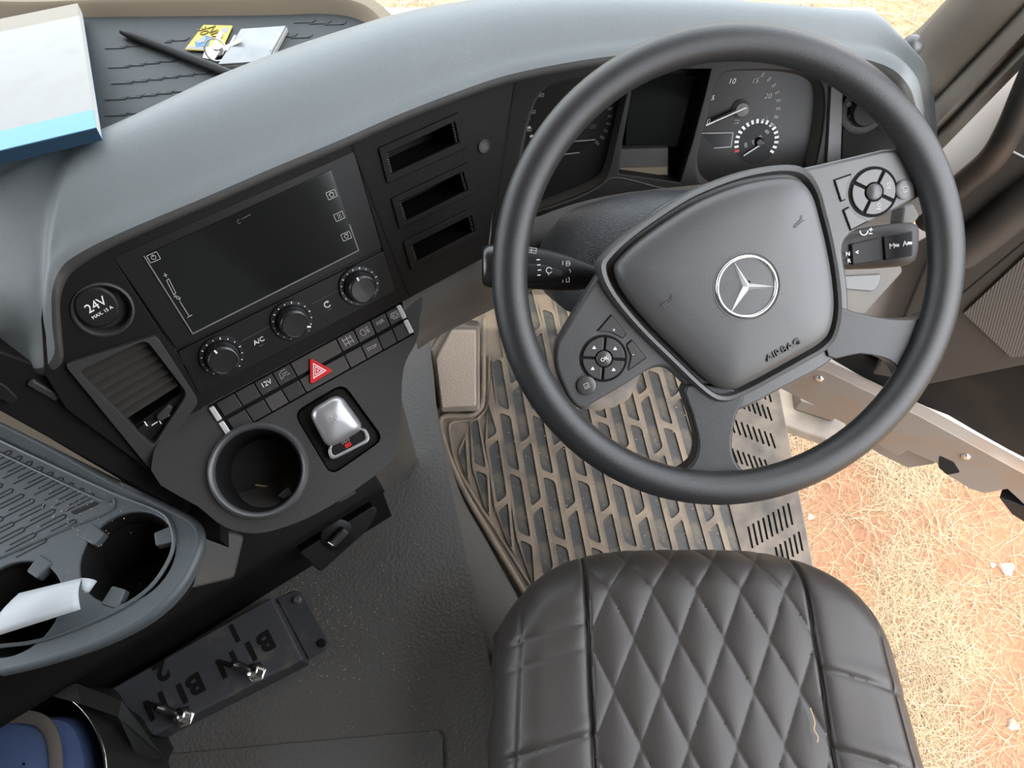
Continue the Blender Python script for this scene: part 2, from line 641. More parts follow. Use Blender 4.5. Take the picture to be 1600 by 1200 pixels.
nt.links.new(n2.outputs['Fac'], bp.inputs['Height'])
nt.links.new(bp.outputs['Normal'], b.inputs['Normal'])
SOIL = [(hz(x, y, GZ)[:2], r) for x, y, r in ((1285, 770, 0.20), (1330, 850, 0.16), (1275, 900, 0.2), (1570, 840, 0.30), (1600, 780, 0.25), (1600, 1130, 0.22), (1585, 1010, 0.14), (1450, 800, 0.08), (1520, 950, 0.07))]


def density(x, y):
    d = 0.62 + 0.38 * math.sin(2.9 * x - 1.1 + 1.7 * math.sin(2.3 * y)) * math.cos(2.6 * y + 0.8 * x - 0.4)
    for (c, r) in SOIL:
        q = math.hypot(x - c[0], (y - c[1])) / r + 0.18 * math.sin(17 * x + 9 * y) + 0.12 * math.sin(31 * y - 13 * x)
        d = min(d, 0.12 + max(0.0, (q - 0.7)) * 1.3)
    return max(0.02, min(1.0, d))


# near ground: gently uneven sheet running out to the far distance
gx = np.concatenate([[-40, -12, -4], np.linspace(-2, 3.2, 170), [5, 12, 40]])
gy = np.concatenate([[-40, -12, -4], np.linspace(-1.6, 5, 150), [8, 15, 45]])
GV = [(x, y, GZ + 0.012 * math.sin(3.1 * x + 1.3 * y) * math.cos(2.3 * y) - 0.012) for y in gy for x in gx]
nx_ = len(gx)
GF = [[j * nx_ + i, j * nx_ + i + 1, (j + 1) * nx_ + i + 1, (j + 1) * nx_ + i] for j in range(len(gy) - 1) for i in range(nx_ - 1)]
ground = mk('ground', GV, GF, gm, smooth=True, recalc=False)
la_ = ground.data.attributes.new('litter', 'FLOAT', 'POINT')
la_.data.foreach_set('value', [density(p[0], p[1]) for p in GV])
tag(ground, 'red soil with flattened straw outside the truck', kind='structure')


def ground_z(x, y):
    return GZ + 0.012 * math.sin(3.1 * x + 1.3 * y) * math.cos(2.3 * y) - 0.012


# dry grass: thousands of straws, nobody could count them
straw = bpy.data.materials.new('dry_straw')
straw.use_nodes = True
nt = straw.node_tree
b = nt.nodes['Principled BSDF']
b.inputs['Roughness'].default_value = 0.8
b.inputs['Specular IOR Level'].default_value = 0.2
at_ = nt.nodes.new('ShaderNodeAttribute')
at_.attribute_name = 'tint'
rp = nt.nodes.new('ShaderNodeValToRGB')
rp.color_ramp.elements[0].color = (0.14, 0.088, 0.044, 1)
rp.color_ramp.elements[1].color = (0.275, 0.205, 0.138, 1)
e_ = rp.color_ramp.elements.new(0.06)
e_.color = (0.09, 0.09, 0.042, 1)
e_ = rp.color_ramp.elements.new(0.12)
e_.color = (0.20, 0.145, 0.08, 1)
nt.links.new(at_.outputs['Fac'], rp.inputs[0])
nt.links.new(rp.outputs[0], b.inputs['Base Color'])
SV, SF, ST = [], [], []


def add_straw(x, y, L, w, lift):
    a = random.uniform(0, 2 * math.pi)
    cv = random.uniform(-0.9, 0.9)
    t = random.random()
    k = len(SV)
    z0 = ground_z(x, y) + random.uniform(0.001, 0.012)
    for i in range(4):
        s = i / 3
        aa = a + cv * s
        px_, py_ = x + L * s * math.cos(a + cv * s * 0.5), y + L * s * math.sin(a + cv * s * 0.5)
        pz = z0 + lift * math.sin(s * math.pi * 0.7)
        ww = w * (1 - 0.7 * s)
        q = (-math.sin(aa) * ww, math.cos(aa) * ww)
        SV.extend([(px_ - q[0], py_ - q[1], pz), (px_ + q[0], py_ + q[1], pz + ww * 0.4)])
        ST.extend([t, t])
    for i in range(3):
        SF.append((k + 2 * i, k + 2 * i + 1, k + 2 * i + 3, k + 2 * i + 2))


cnt = 0
while cnt < 42000:
    x, y = random.uniform(0.55, 2.4), random.uniform(-0.75, 1.35)
    if random.random() > density(x, y) ** 1.3:
        continue
    add_straw(x, y, random.uniform(0.03, 0.12) * (1.6 if random.random() < 0.06 else 1), random.uniform(0.0004, 0.0011), random.uniform(0.002, 0.03))
    cnt += 1
for _ in range(9000):
    x, y = random.uniform(-2.2, 3.2), random.uniform(1.6, 4.9)
    add_straw(x, y, random.uniform(0.06, 0.2), random.uniform(0.0015, 0.003), random.uniform(0.004, 0.05))
gme = bpy.data.meshes.new('dry_grass')
gme.from_pydata(SV, [], SF)
ta = gme.attributes.new('tint', 'FLOAT', 'POINT')
ta.data.foreach_set('value', ST)
grass = place('dry_grass', gme, (0, 0, 0), straw, None)
tag(grass, 'dry yellow straw lying over the red soil', 'grass', kind='stuff')
M_stone = mat('pale_stone', (0.20, 0.145, 0.11), 0.9, bump=(60, 0.6))
for i, (sx_, sy_, r_, lab) in enumerate([(1578, 886, 0.030, 'larger pale pink stone in the red soil below the open door'), (1556, 880, 0.013, 'small pale pebble left of the larger stone in the red soil'),
                                         (1268, 806, 0.016, 'small grey pebble on the red soil beside the floor mat'), (1588, 1132, 0.022, 'pale stone in the straw at the right edge of the photo')]):
    c = hz(sx_, sy_, GZ)
    c[2] = ground_z(c[0], c[1])
    V, F = [], []
    for a in range(6):
        th = math.pi * (a + 0.5) / 6
        for k in range(9):
            ph = 2 * math.pi * k / 9
            rr = r_ * (1 + 0.22 * math.sin(3 * ph + i) * math.sin(th) + 0.1 * math.sin(7 * ph + 2 * a))
            V.append(c + np.array([rr * math.sin(th) * math.cos(ph), 0.8 * rr * math.sin(th) * math.sin(ph), 0.55 * rr * math.cos(th)]))
    for a in range(5):
        for k in range(9):
            F.append([a * 9 + k, a * 9 + (k + 1) % 9, (a + 1) * 9 + (k + 1) % 9, (a + 1) * 9 + k])
    F += [list(range(9)), [45 + k for k in range(9)][::-1]]
    o = mk('stone', V, F, M_stone, smooth=True)
    tag(o, lab, 'stone', 'stones lying on the soil')

# cab shell
floor = box('floor', (-1.9, -1.45, -0.10), (0.335, 0.62, -0.004), M_dustw)
tag(floor, 'cab floor pan', kind='structure')
tag(box('wall_rear', (-1.9, -1.50, -0.1), (0.45, -1.45, 1.84), M_roof), 'rear cab wall behind the seats', kind='structure')
tag(box('ceiling', (-1.95, -1.50, 1.84), (0.50, 0.56, 1.90), M_roof), 'cab roof lining', kind='structure')  # front overhang past the windscreen is added to keep sun off the dash
wl = empty('wall_left', (-1.9, 0, 0), 'passenger side cab wall with its window opening', kind='structure')
box('lower_panel', (-1.95, -1.5, -0.5), (-1.9, 0.6, 0.66), M_door, wl)
box('rear_pillar', (-1.95, -1.5, 0.66), (-1.9, -0.85, 1.84), M_roof, wl)
box('front_pillar', (-1.95, 0.30, 0.66), (-1.9, 0.42, 1.84), M_pillar, wl)
wr = empty('wall_right', (0.42, -1.1, 0), 'driver side cab wall behind the door opening', kind='structure')
box('rear_panel', (0.42, -1.5, -0.5), (0.47, -0.79, 1.84), M_roof, wr)
wf = empty('wall_front', (0, 0.55, 0), 'cab front below the windscreen', kind='structure')
box('front_panel', (-1.95, 0.60, -0.6), (0.36, 0.64, 0.60), M_paint, wf)
box('firewall', (-1.9, 0.56, -0.1), (0.335, 0.60, 0.60), M_dustw, wf)
# windscreen
ws = [(-1.88, 0.62, 0.62), (0.31, 0.62, 0.62), (0.36, 0.30, 1.84), (-1.88, 0.30, 1.84)]
win = mk('window_1', [tuple(np.array(p)) for p in ws] + [tuple(np.array(p) + np.array([0, 0.006, 0.002])) for p in ws],
         [[0, 1, 2, 3], [7, 6, 5, 4], [0, 4, 5, 1], [1, 5, 6, 2], [2, 6, 7, 3], [3, 7, 4, 0]], M_glass)
tag(win, 'clear windscreen above the dashboard', kind='structure')
# door sill trim beside the mat
sill = box('trim_1', (0.290, -0.80, -0.30), (0.334, 0.36, -0.102), M_paintd)
tag(sill, 'painted door sill beside the floor mat', kind='structure')

# right windscreen pillar trim
PL = [np.array(p) for p in [(0.318, 0.52, 0.40), (0.322, 0.475, 0.60), (0.326, 0.452, 0.687), (0.335, 0.425, 0.765), (0.365, 0.27, 1.25), (0.39, 0.12, 1.74)]]
PR = [np.array(p) for p in [(0.36, 0.36, 0.40), (0.371, 0.332, 0.57), (0.378, 0.322, 0.64), (0.397, 0.310, 0.765), (0.43, 0.22, 1.25), (0.45, 0.05, 1.74)]]
inward = np.array([-0.72, -0.69, 0])
secs = []
for a, c in zip(catmull(PL, 6), catmull(PR, 6)):
    row = []
    for t, h in ((0, -0.02), (0, 0.004), (0.06, 0.010), (0.30, 0.018), (0.40, 0.012), (0.56, 0.006), (0.62, -0.004), (0.70, 0.006), (0.80, 0.008), (0.86, -0.006), (0.93, 0.004), (1.0, 0.0), (1.0, -0.03)):
        row.append(a + (c - a) * t + inward * h)
    secs.append(row)
pil = loft('trim_2', secs, M_pillar, closed_u=True, caps=True)
tag(pil, 'brown grey windscreen pillar trim with long ridges beside the dashboard', kind='structure')

# ------------------------------------------------------------------ engine tunnel and footwell wall
TZ = 0.22
tun = empty('engine_tunnel', (-0.6, -0.2, 0), 'dark textured vinyl engine tunnel left of the driver seat', 'tunnel cover')
edge = [hz(668, 520, TZ), hz(672, 560, TZ), hz(680, 640, TZ), hz(700, 740, TZ), hz(722, 840, TZ), hz(744, 939, TZ), hz(766, 1040, TZ), hz(790, 1200, TZ)]
edge.append(edge[-1] + np.array([0.02, -0.5, 0]))
foot = [hz(676, 560, 0), hz(680, 600, 0), hz(686, 655, 0), hz(718, 765, 0), hz(760, 840, 0), hz(803, 915, 0), hz(850, 990, 0), hz(880, 1080, 0)]
foot.append(foot[-1] + np.array([0.0, -0.5, 0]))
secs = []
for e1, f1 in zip(catmull(edge, 5), catmull(foot, 5)):
    row = []
    base = np.array([-1.2, e1[1], TZ])
    for t in np.linspace(0, 1, 9):
        row.append(base + (e1 - np.array([0.03, 0, 0]) - base) * t)
    d = f1 - e1
    for t, dz in ((0.0, -0.001), (0.05, -0.012), (0.14, -0.05), (0.5, -0.13), (1.0, -0.225)):
        row.append(np.array([e1[0] + d[0] * t, e1[1] + d[1] * t, TZ + dz]))
    secs.append(row)
loft('cover', secs, M_tunnel, tun)
# hatch joint in the tunnel: a separate lid panel at the bottom of the view
hl = [hz(262, 1178, TZ), hz(480, 1158, TZ), hz(685, 1140, TZ), hz(694, 1150, TZ), hz(695, 1200, TZ), hz(690, 1330, TZ), hz(250, 1330, TZ)]
prism('hatch_lid', ZF, [(p[0], p[1]) for p in hl], TZ - 0.004, TZ + 0.004, M_tunnel, tun, bevel=0.003)
# crumbs and grit on the tunnel (too many to count)
CV, CF = [], []


def crumb(p, r):
    k = len(CV)
    a = random.uniform(0, 6)
    for j in range(3):
        CV.append(np.array(p) + np.array([r * math.cos(a + 2.1 * j), r * math.sin(a + 2.1 * j), 0.0003]))
    CV.append(np.array(p) + np.array([0, 0, r * 0.9]))
    CF.extend([[k, k + 1, k + 3], [k + 1, k + 2, k + 3], [k + 2, k, k + 3], [k, k + 2, k + 1]])


for _ in range(260):
    x, y = random.gauss(505, 45), random.gauss(960, 60)
    if x < 440 or y < 880:
        continue
    crumb(hz(x, y, TZ + 0.001), random.uniform(0.0006, 0.0016))
for _ in range(120):
    crumb(hz(random.uniform(480, 740), random.uniform(800, 1180), TZ + 0.001), random.uniform(0.0005, 0.0013))
o = mk('grit', CV, CF, M_crumb, recalc=False)
tag(o, 'pale grit and crumbs scattered over the engine tunnel', 'grit', kind='stuff')

# ------------------------------------------------------------------ floor mat
fm = empty('floor_mat', (0.0, 0.1, 0.0), 'dusty black rubber floor mat with long moulded cells in the driver footwell', 'floor mat')
MZ = 0.004
F0 = zfr(0.0)
outl = F0.px([(686, 652), (730, 650), (744, 643), (752, 628), (753, 560), (757, 500), (770, 440)]) + [(0.30, 0.52), (0.325, 0.30), (0.325, -0.30), (-0.10, -0.30)] + F0.px([(850, 985), (807, 912), (758, 832), (719, 764), (694, 702)])
prism('base_sheet', F0, outl, 0.0, MZ, M_matb, fm)
# moulded rim along the left side
rimp = [F0.p(u, v, MZ + 0.003) for u, v in F0.px([(757, 500), (755, 560), (754, 626), (746, 645), (731, 652), (690, 656), (697, 702), (722, 763), (761, 831), (809, 911), (852, 985)])]
tube('rim', catmull(rimp, 5), 0.0055, M_matb, fm, seg=8)
rimp2 = [F0.p(u, v, MZ + 0.001) for u, v in F0.px([(764, 560), (762, 632), (750, 652), (738, 659), (705, 663), (704, 690), (716, 735), (748, 790), (792, 858), (828, 915)])]
tube('inner_rib', catmull(rimp2, 5), 0.003, M_matb, fm, seg=6)
# cells: staggered slanted lozenges sunk between dusty ribs
inner = [np.array(p) for p in F0.px([(770, 460), (766, 630), (752, 655), (710, 668), (712, 690), (722, 735), (752, 788), (798, 858), (840, 925), (860, 985)])] + [np.array((-0.05, -0.28))] + [np.array(p) for p in F0.px([(1190, 985), (1170, 870), (1133, 660), (1120, 520), (1110, 440)])]


def inside(p, poly):
    c = False
    n = len(poly)
    for i in range(n):
        a, b2 = poly[i], poly[i - 1]
        if (a[1] > p[1]) != (b2[1] > p[1]) and p[0] < (b2[0] - a[0]) * (p[1] - a[1]) / (b2[1] - a[1]) + a[0]:
            c = not c
    return c


def clip_poly(sub, poly_in):
    """pull a lozenge's corners that fall outside the mat back towards its centre"""
    c = np.mean(sub, 0)
    out = []
    for p in sub:
        q = np.array(p, float)
        for _ in range(24):
            if inside(q, poly_in):
                break
            q = q + (c - q) * 0.12
        out.append(tuple(q))
    return out


ang = math.radians(-81.5)
dv = np.array([math.cos(ang), math.sin(ang)])          # along a cell, towards the seat
du = np.array([-dv[1], dv[0]])
pw, pl, cw, cl, sl0 = 0.0312, 0.131, 0.0205, 0.117, 0.013
RV, RF = [], []
org2 = np.array([-0.02, 0.15])
for i in range(-14, 16):
    for j in range(-5, 6):
        sl = sl0 if i % 2 else -sl0
        c = org2 + du * (i * pw) + dv * ((j + (0.5 if i % 2 else 0.0) + 0.06 * i) * pl)
        if not inside(c, inner):
            continue
        hw, hl_ = cw / 2, cl / 2
        loz = [c - du * hw - dv * (hl_ - sl / 2), c + du * hw - dv * (hl_ + sl / 2), c + du * hw + dv * (hl_ - sl / 2), c - du * hw + dv * (hl_ + sl / 2)]
        loz = clip_poly(loz, inner)
        til = [c - du * pw / 2 - dv * (pl / 2 - sl / 2), c + du * pw / 2 - dv * (pl / 2 + sl / 2), c + du * pw / 2 + dv * (pl / 2 - sl / 2), c - du * pw / 2 + dv * (pl / 2 + sl / 2)]
        til = clip_poly(til, inner)
        rl = rpoly(loz, 0.007, 3)
        cellp = [(c[0] + (p[0] - c[0]) * 1.02, c[1] + (p[1] - c[1]) * 1.01) for p in rl]
        prism('mat_cell', F0, cellp, MZ - 0.001, MZ + 0.0008, M_cell, fm)
        # raised rib ring around the cell
        n = len(rl)
        til_r = []
        for q, p in enumerate(rl):
            a_ = np.array(til[q // 4])
            til_r.append(a_)
        k = len(RV)
        for p in til_r:
            RV.append((p[0], p[1], MZ + 0.0045))
        for p in rl:
            RV.append((p[0], p[1], MZ + 0.005))
        for p in rl:
            RV.append((p[0], p[1], MZ))
        for q in range(n):
            q2 = (q + 1) % n
            if q // 4 == q2 // 4:
                RF.append([k + q, k + n + q2, k + n + q])
            else:
                RF.append([k + q, k + q2, k + n + q2, k + n + q])
            RF.append([k + n + q, k + n + q2, k + 2 * n + q2, k + 2 * n + q])
o = mk('rib_lattice', RV, RF, M_matb, fm, recalc=False)
# edge strip with groups of slots
strip = F0.px([(1128, 560), (1112, 625), (1124, 740), (1158, 870), (1182, 985)]) + [(0.328, -0.28), (0.328, 0.40)]
slots = []
for (ax, ay, bx, by, dx, dy, k) in [(1166, 605, 1200, 622, 5, 20, 5), (1158, 632, 1200, 650, 7, 22, 6), (1142, 668, 1205, 692, 8, 24, 8), (1137, 712, 1196, 732, 8, 22, 8),
                                    (1154, 778, 1186, 762, 3, 24, 5), (1170, 842, 1232, 806, 7, 34, 9), (1212, 872, 1248, 848, 6, 30, 6)]:
    for q in range(k):
        t = q / (k - 1)
        cx, cy = ax + (bx - ax) * t, ay + (by - ay) * t
        p0, p1 = np.array(F0.uv(cx - dx / 2, cy - dy / 2)), np.array(F0.uv(cx + dx / 2, cy + dy / 2))
        d = (p1 - p0) / np.linalg.norm(p1 - p0)
        w = np.array([-d[1], d[0]]) * 0.0021
        slots.append([tuple(p0 - w), tuple(p1 - w), tuple(p1 + w), tuple(p0 + w)])
plate('edge_strip', F0, strip, slots, MZ, MZ + 0.006, M_strip, fm)
prism('strip_underlay', F0, [(np.mean([p[0] for p in strip]) + (p[0] - np.mean([q[0] for q in strip])) * 0.97, np.mean([p[1] for p in strip]) + (p[1] - np.mean([q[1] for q in strip])) * 0.98) for p in strip], MZ, MZ + 0.001, M_trayg, fm)
# smooth raised boss around the pedal base
bo = [F0.p(u, v, 0) for u, v in F0.px([(885, 575), (895, 625), (930, 640), (972, 628), (992, 600), (996, 560), (940, 530)])]
c0 = np.mean(bo, 0)
secs = []
for s, z in ((1.08, 0.004), (1.0, 0.02), (0.9, 0.032), (0.6, 0.038), (0.05, 0.04)):
    secs.append([c0 + (p - c0) * s + np.array([0, 0, z]) for p in catmull(bo, 5, closed=True)])
loft('pedal_boss', secs, M_strip, fm, closed_u=True)
# dirt flecks
CV.clear(); CF.clear()
for _ in range(330):
    x, y = random.uniform(700, 1130), random.uniform(530, 880)
    crumb(hz(x, y, MZ + 0.0052), random.uniform(0.0006, 0.0018))
o = mk('dirt_flecks', CV, CF, M_crumb, fm, recalc=False)
o['kind'] = 'stuff'

# ------------------------------------------------------------------ foot rest
fr_ = empty('foot_rest', (-0.3, 0.32, 0.0), 'sand coloured textured foot rest left of the rubber floor mat', 'foot rest')
b0, b1, b2_, b3 = hz(690, 637, 0.03), hz(744, 634, 0.03), hz(745, 522, 0.13), hz(700, 522, 0.13)
b3m = hz(680, 556, 0.10)
nf = np.cross(b1 - b0, b2_ - b1)
FF = Frame(b0, b1 - b0, nf)
pp = [FF.uv(690, 637), FF.uv(744, 634), FF.uv(744, 515), FF.uv(706, 515), FF.uv(681, 560)]
prism('tread', FF, pp, -0.012, 0.006, M_foot, fr_, bevel=0.004)
pp2 = FF.px([(688, 646), (750, 645), (750, 510), (700, 505), (672, 548)])
prism('base', FF, pp2, -0.06, -0.004, M_dustw, fr_, bevel=0.006)
V = [hz(640, 560, 0.24), hz(672, 545, 0.22), hz(690, 500, 0.28), hz(760, 470, 0.28), hz(760, 440, 0.42), hz(640, 500, 0.42)]
prism('carpet_wall', Frame(hz(680, 545, 0.16), (1, 0, 0), (0, -0.92, 0.4)), Frame(hz(680, 545, 0.16), (1, 0, 0), (0, -0.92, 0.4)).px([(640, 590), (660, 580), (672, 548), (700, 508), (706, 420), (640, 420)]), -0.07, -0.06, M_dustw, fr_)

# =================================================================== DASHBOARD
dash = empty('dashboard', (-0.3, 0.15, 0.0), 'wraparound truck dashboard with blue grey padded top and black fascia', 'dashboard')
# padded top: rows of points from the windscreen edge over the crest to the lip above the fascia
ST = [  # rear pixel, rear z, front pixel, front z, lip size, outward direction
    ((-260, 395), .80, (-260, 452), .70, 0.6, (0.2, -1)),
    ((-60, 300), .82, (-70, 518), .712, 0.6, (0.2, -1)),
    ((30, 257), .83, (0, 545), .722, 0.6, (0.25, -1)),
    ((75, 237), .83, (52, 562), .728, 0.7, (0.5, -0.9)),
    ((105, 224), .83, (72, 540), .742, 0.8, (0.75, -0.7)),
    ((130, 213), .83, (67, 490), .768, 0.9, (0.75, -0.7)),
    ((150, 205), .83, (72, 440), .792, .75, (0.6, -0.8)),
    ((172, 196), .83, (88, 404), .803, .7, tuple(S_H)),
    ((195, 186), .83, (118, 382), .809, .65, tuple(S_H)),
    ((240, 165), .83, (170, 357), .812, .6, tuple(S_H)),
    ((290, 141), .83, (240, 327), .812, .6, tuple(S_H)),
    ((340, 118), .83, (320, 294), .812, .6, tuple(S_H)),
    ((450, 75), .83, (420, 251), .812, .6, tuple(S_H)),
    ((560, 39), .83, (520, 210), .812, .6, tuple(S_H)),
    ((625, 20), .83, (610, 171), .812, .6, tuple(S_H)),
    ((690, 7), .83, (700, 136), .812, .6, tuple(S_H)),
    ((770, -4), .83, (790, 106), .812, .6, (0.45, -0.89)),
    ((880, -10), .83, (906, 83), .812, .6, (0.2, -0.98)),
    ((1000, -8), .83, (1010, 71), .812, .6, (0, -1)),
    ((1110, -3), .83, (1110, 65), .812, .6, (0, -1)),
    ((1220, 6), .83, (1230, 67), .812, .6, (0, -1)),
    ((1310, 14), .83, (1320, 73), .812, .7, (0, -1)),
    ((1368, 20), .83, (1366, 81), .812, .8, (-0.1, -1)),
    ((1400, 48), .828, (1398, 91), .812, .9, (-0.3, -0.95)),
    ((1428, 78), .825, (1420, 108), .808, 0.9, (-0.5, -0.85)),
    ((1448, 106), .815, (1433, 130), .795, 0.8, (-0.6, -0.8)),
    ((1459, 150), .785, (1442, 165), .765, 0.7, (-0.7, -0.7)),
    ((1464, 200), .745, (1448, 205), .73, 0.6, (-0.7, -0.7)),
    ((1465, 250), .70, (1452, 250), .69, 0.5, (-0.7, -0.7)),
]
secs = []
for (rp_, rz, fp, fz, ls, hd) in ST:
    Rr, Fr = hz(*rp_, rz), hz(*fp, fz)
    hd = np.array([hd[0], hd[1], 0.0])
    hd = hd / np.linalg.norm(hd)
    bulge = 0.030 * min(1.0, np.linalg.norm(Rr - Fr) / 0.13)
    row = [Rr - hd * 0.012 + np.array([0, 0, -0.07]), Rr - hd * 0.008 + np.array([0, 0, -0.02]), Rr - hd * 0.002 + np.array([0, 0, -0.004]), Rr]
    for t in (0.2, 0.4, 0.6, 0.8, 0.92):
        P = Rr + (Fr - Rr) * t
        row.append(P + np.array([0, 0, bulge * math.sin(math.pi * t ** 0.85) * 0.75]))
    for o_, dz in ((0.002, 0.002), (0.012, -0.006), (0.0165, -0.013), (0.0165, -0.020), (0.012, -0.026), (0.0, -0.028), (-0.02, -0.028)):
        row.append(Fr + hd * o_ * ls + np.array([0, 0, dz * ls]))
    secs.append(row)
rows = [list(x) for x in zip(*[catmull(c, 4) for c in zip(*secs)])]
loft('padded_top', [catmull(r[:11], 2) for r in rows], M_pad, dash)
loft('brow_lip', [catmull(r[10:], 2) for r in rows], M_brow_shade, dash)

pf = [hz(-260, 452, .69), hz(-70, 518, .70), hz(0, 545, .71), hz(60, 565, .715)]
pf = [pf[0] + np.array([-0.75, 0.02, 0])] + pf
loft('passenger_fascia', [[p + np.array([0.0, d_, z_]) for d_, z_ in ((0.012, 0.01), (0.03, -0.02), (0.07, -0.16), (0.16, -0.42))] for p in catmull(pf, 4)], M_fascia2, dash)
# centre stack fascia with openings
stack_out = FS.px([(64, 500), (70, 585), (104, 640), (233, 735), (318, 636), (632, 470), (762, 400), (770, 330), (806, 118), (700, 128), (560, 185), (400, 252), (250, 316), (150, 360), (95, 400), (72, 440)])
slot_rects = []
for q in [((602, 240), (709, 190), (716, 222), (610, 271)), ((623, 315), (722, 268), (730, 296), (632, 345)), ((641, 383), (735, 336), (741, 361), (649, 408))]:
    slot_rects.append(FS.px(q))
vent_hole = FS.px([(123, 578), (226, 526), (290, 610), (240, 690), (232, 700)])
sock_c = FS.uv(161, 484)
unit_hole = FS.px([(180, 408), (556, 248), (616, 452), (313, 612)])
plate('fascia', FS, stack_out, slot_rects + [rpoly(vent_hole, 0.006), circ(*sock_c, 0.0245, 36), unit_hole], -0.012, 0.0, M_fascia, dash, bevel=0.0012)
# vertical joint line strips of the fascia
for a, c in (((549, 224), (640, 462)), ((806, 124), (764, 398))):
    (u0, v0), (u1, v1) = FS.uv(*a), FS.uv(*c)
    bar('joint_strip', FS, u0, v0, u1, v1, 0.0022, 0.0, 0.0007, M_matte, dash)
# storage slots
for r, fr4 in zip(slot_rects, [((590, 231), (716, 175), (728, 231), (604, 287)), ((610, 310), (732, 252), (742, 301), (623, 358)), ((629, 378), (742, 321), (751, 368), (641, 421))]):
    so = empty('storage_slot', FS.p(*np.mean(r, 0)))
    so.parent = dash
    so.location = ORG[so.name] - ORG[dash.name]
    outer = FS.px(fr4)
    plate('slot_frame', FS, outer, [r], 0.0, 0.0028, M_fascia, so, bevel=0.0012)
    n = 4
    V = [FS.p(u, v, 0.0) for u, v in r] + [FS.p(u, v, -0.055) for u, v in r]
    mk('slot_box', V, [[4, 5, 6, 7], [0, 1, 5, 4], [1, 2, 6, 5], [2, 3, 7, 6], [3, 0, 4, 7]], M_black, so, recalc=False)
    rr = [np.array(p) for p in r]
    TV, TF = [], []
    for (a, c, sgn) in ((rr[0], rr[3], 1), (rr[1], rr[2], -1)):
        dd_ = (rr[1] - rr[0]) / np.linalg.norm(rr[1] - rr[0]) * sgn
        for k in range(8):
            p = a + (c - a) * ((k + 0.5) / 8)
            e = (c - a) / 8 * 0.28
            q = [p - e, p + e, p + e + dd_ * 0.0026, p - e + dd_ * 0.0026]
            kk = len(TV)
            TV += [FS.p(*x, -0.012) for x in q] + [FS.p(*x, -0.0003) for x in q]
            TF += [[kk + 4, kk + 5, kk + 6, kk + 7], [kk, kk + 1, kk + 5, kk + 4], [kk + 1, kk + 2, kk + 6, kk + 5], [kk + 2, kk + 3, kk + 7, kk + 6], [kk + 3, kk, kk + 4, kk + 7]]
    mk('slot_teeth', TV, TF, M_fascia2, so)['kind'] = 'stuff'
# little round badge button right of the slots
bc = FS.uv(756, 229)
bb = lathe('round_badge', FS, *bc, [(0.0078, 0), (0.0078, 0.0012), (0.0068, 0.0018), (0.0062, 0.0010), (0.0001, 0.0010)], M_fascia2, dash, 24)
sym('badge_mark', FS, bc, 0.004, [[(-.6, -.5), (.6, -.5), (.6, .5), (-.6, .5), (-.6, -.5)], [(-.2, 0), (.2, 0)]], 0.0005, 0.0013, M_dim, bb, SA * 0)
# 24 V socket
ps = lathe('power_socket', FS, *sock_c, [(0.0275, 0.0), (0.0275, 0.0015), (0.0255, 0.0022), (0.0235, 0.0005), (0.0225, -0.012), (0.0001, -0.012)], M_fascia2, dash, 40)
cu, cv = FS.uv(152, 481, 0.004)
cap_poly = [(cu + 0.0205 * math.cos(a) * (0.94 if abs(math.cos(a)) > 0.8 else 1), cv + 0.0205 * math.sin(a)) for a in np.linspace(0, 2 * math.pi, 33)[:-1]]
prism('socket_cap', FS, cap_poly, -0.011, 0.004, M_black, ps, bevel=0.003, seg=3)
text(FS, cu + 0.0005, cv + 0.003, 0.0044, '24V', 0.0125, M_white, ps, math.radians(6))
text(FS, cu + 0.0015, cv - 0.006, 0.0044, 'MAX. 15 A', 0.0046, M_white, ps, math.radians(6))

# air vent
vent = empty('air_vent', FS.p(*FS.uv(200, 600)))
vent.parent = dash
vent.location = ORG[vent.name] - ORG[dash.name]
vo = FS.px([(100, 566), (243, 521), (310, 624), (234, 730)])
vi = FS.px([(122, 577), (227, 527), (292, 612), (238, 694)])
plate('vent_frame', FS, rpoly(vo, 0.006), [rpoly(vi, 0.008)], -0.004, 0.006, M_fascia2, vent, bevel=0.002)
prism('vent_back', FS, [tuple(np.mean(vi, 0) + (np.array(p) - np.mean(vi, 0)) * 1.03) for p in vi], -0.035, -0.032, M_matte, vent)
tl, tr, br, bl = [np.array(FS.uv(*p)) for p in ((127, 585), (226, 533), (284, 612), (192, 672))]
for k in range(7):
    t = (k + 0.2) / 7.4
    a, c = tl + (bl - tl) * t, tr + (br - tr) * t
    d = (c - a) / np.linalg.norm(c - a)
    q = np.array([-d[1], d[0]])
    V = []
    for (s, h) in ((0.0046, -0.013), (-0.0036, -0.0025), (-0.0050, -0.0042), (0.0032, -0.0147)):
        for e in (a, c):
            p = e + q * s
            V.append(FS.p(p[0], p[1], h))
    mk('slat', V, [[0, 1, 3, 2], [2, 3, 5, 4], [4, 5, 7, 6], [6, 7, 1, 0], [0, 2, 4, 6], [1, 7, 5, 3]], M_slat, vent)
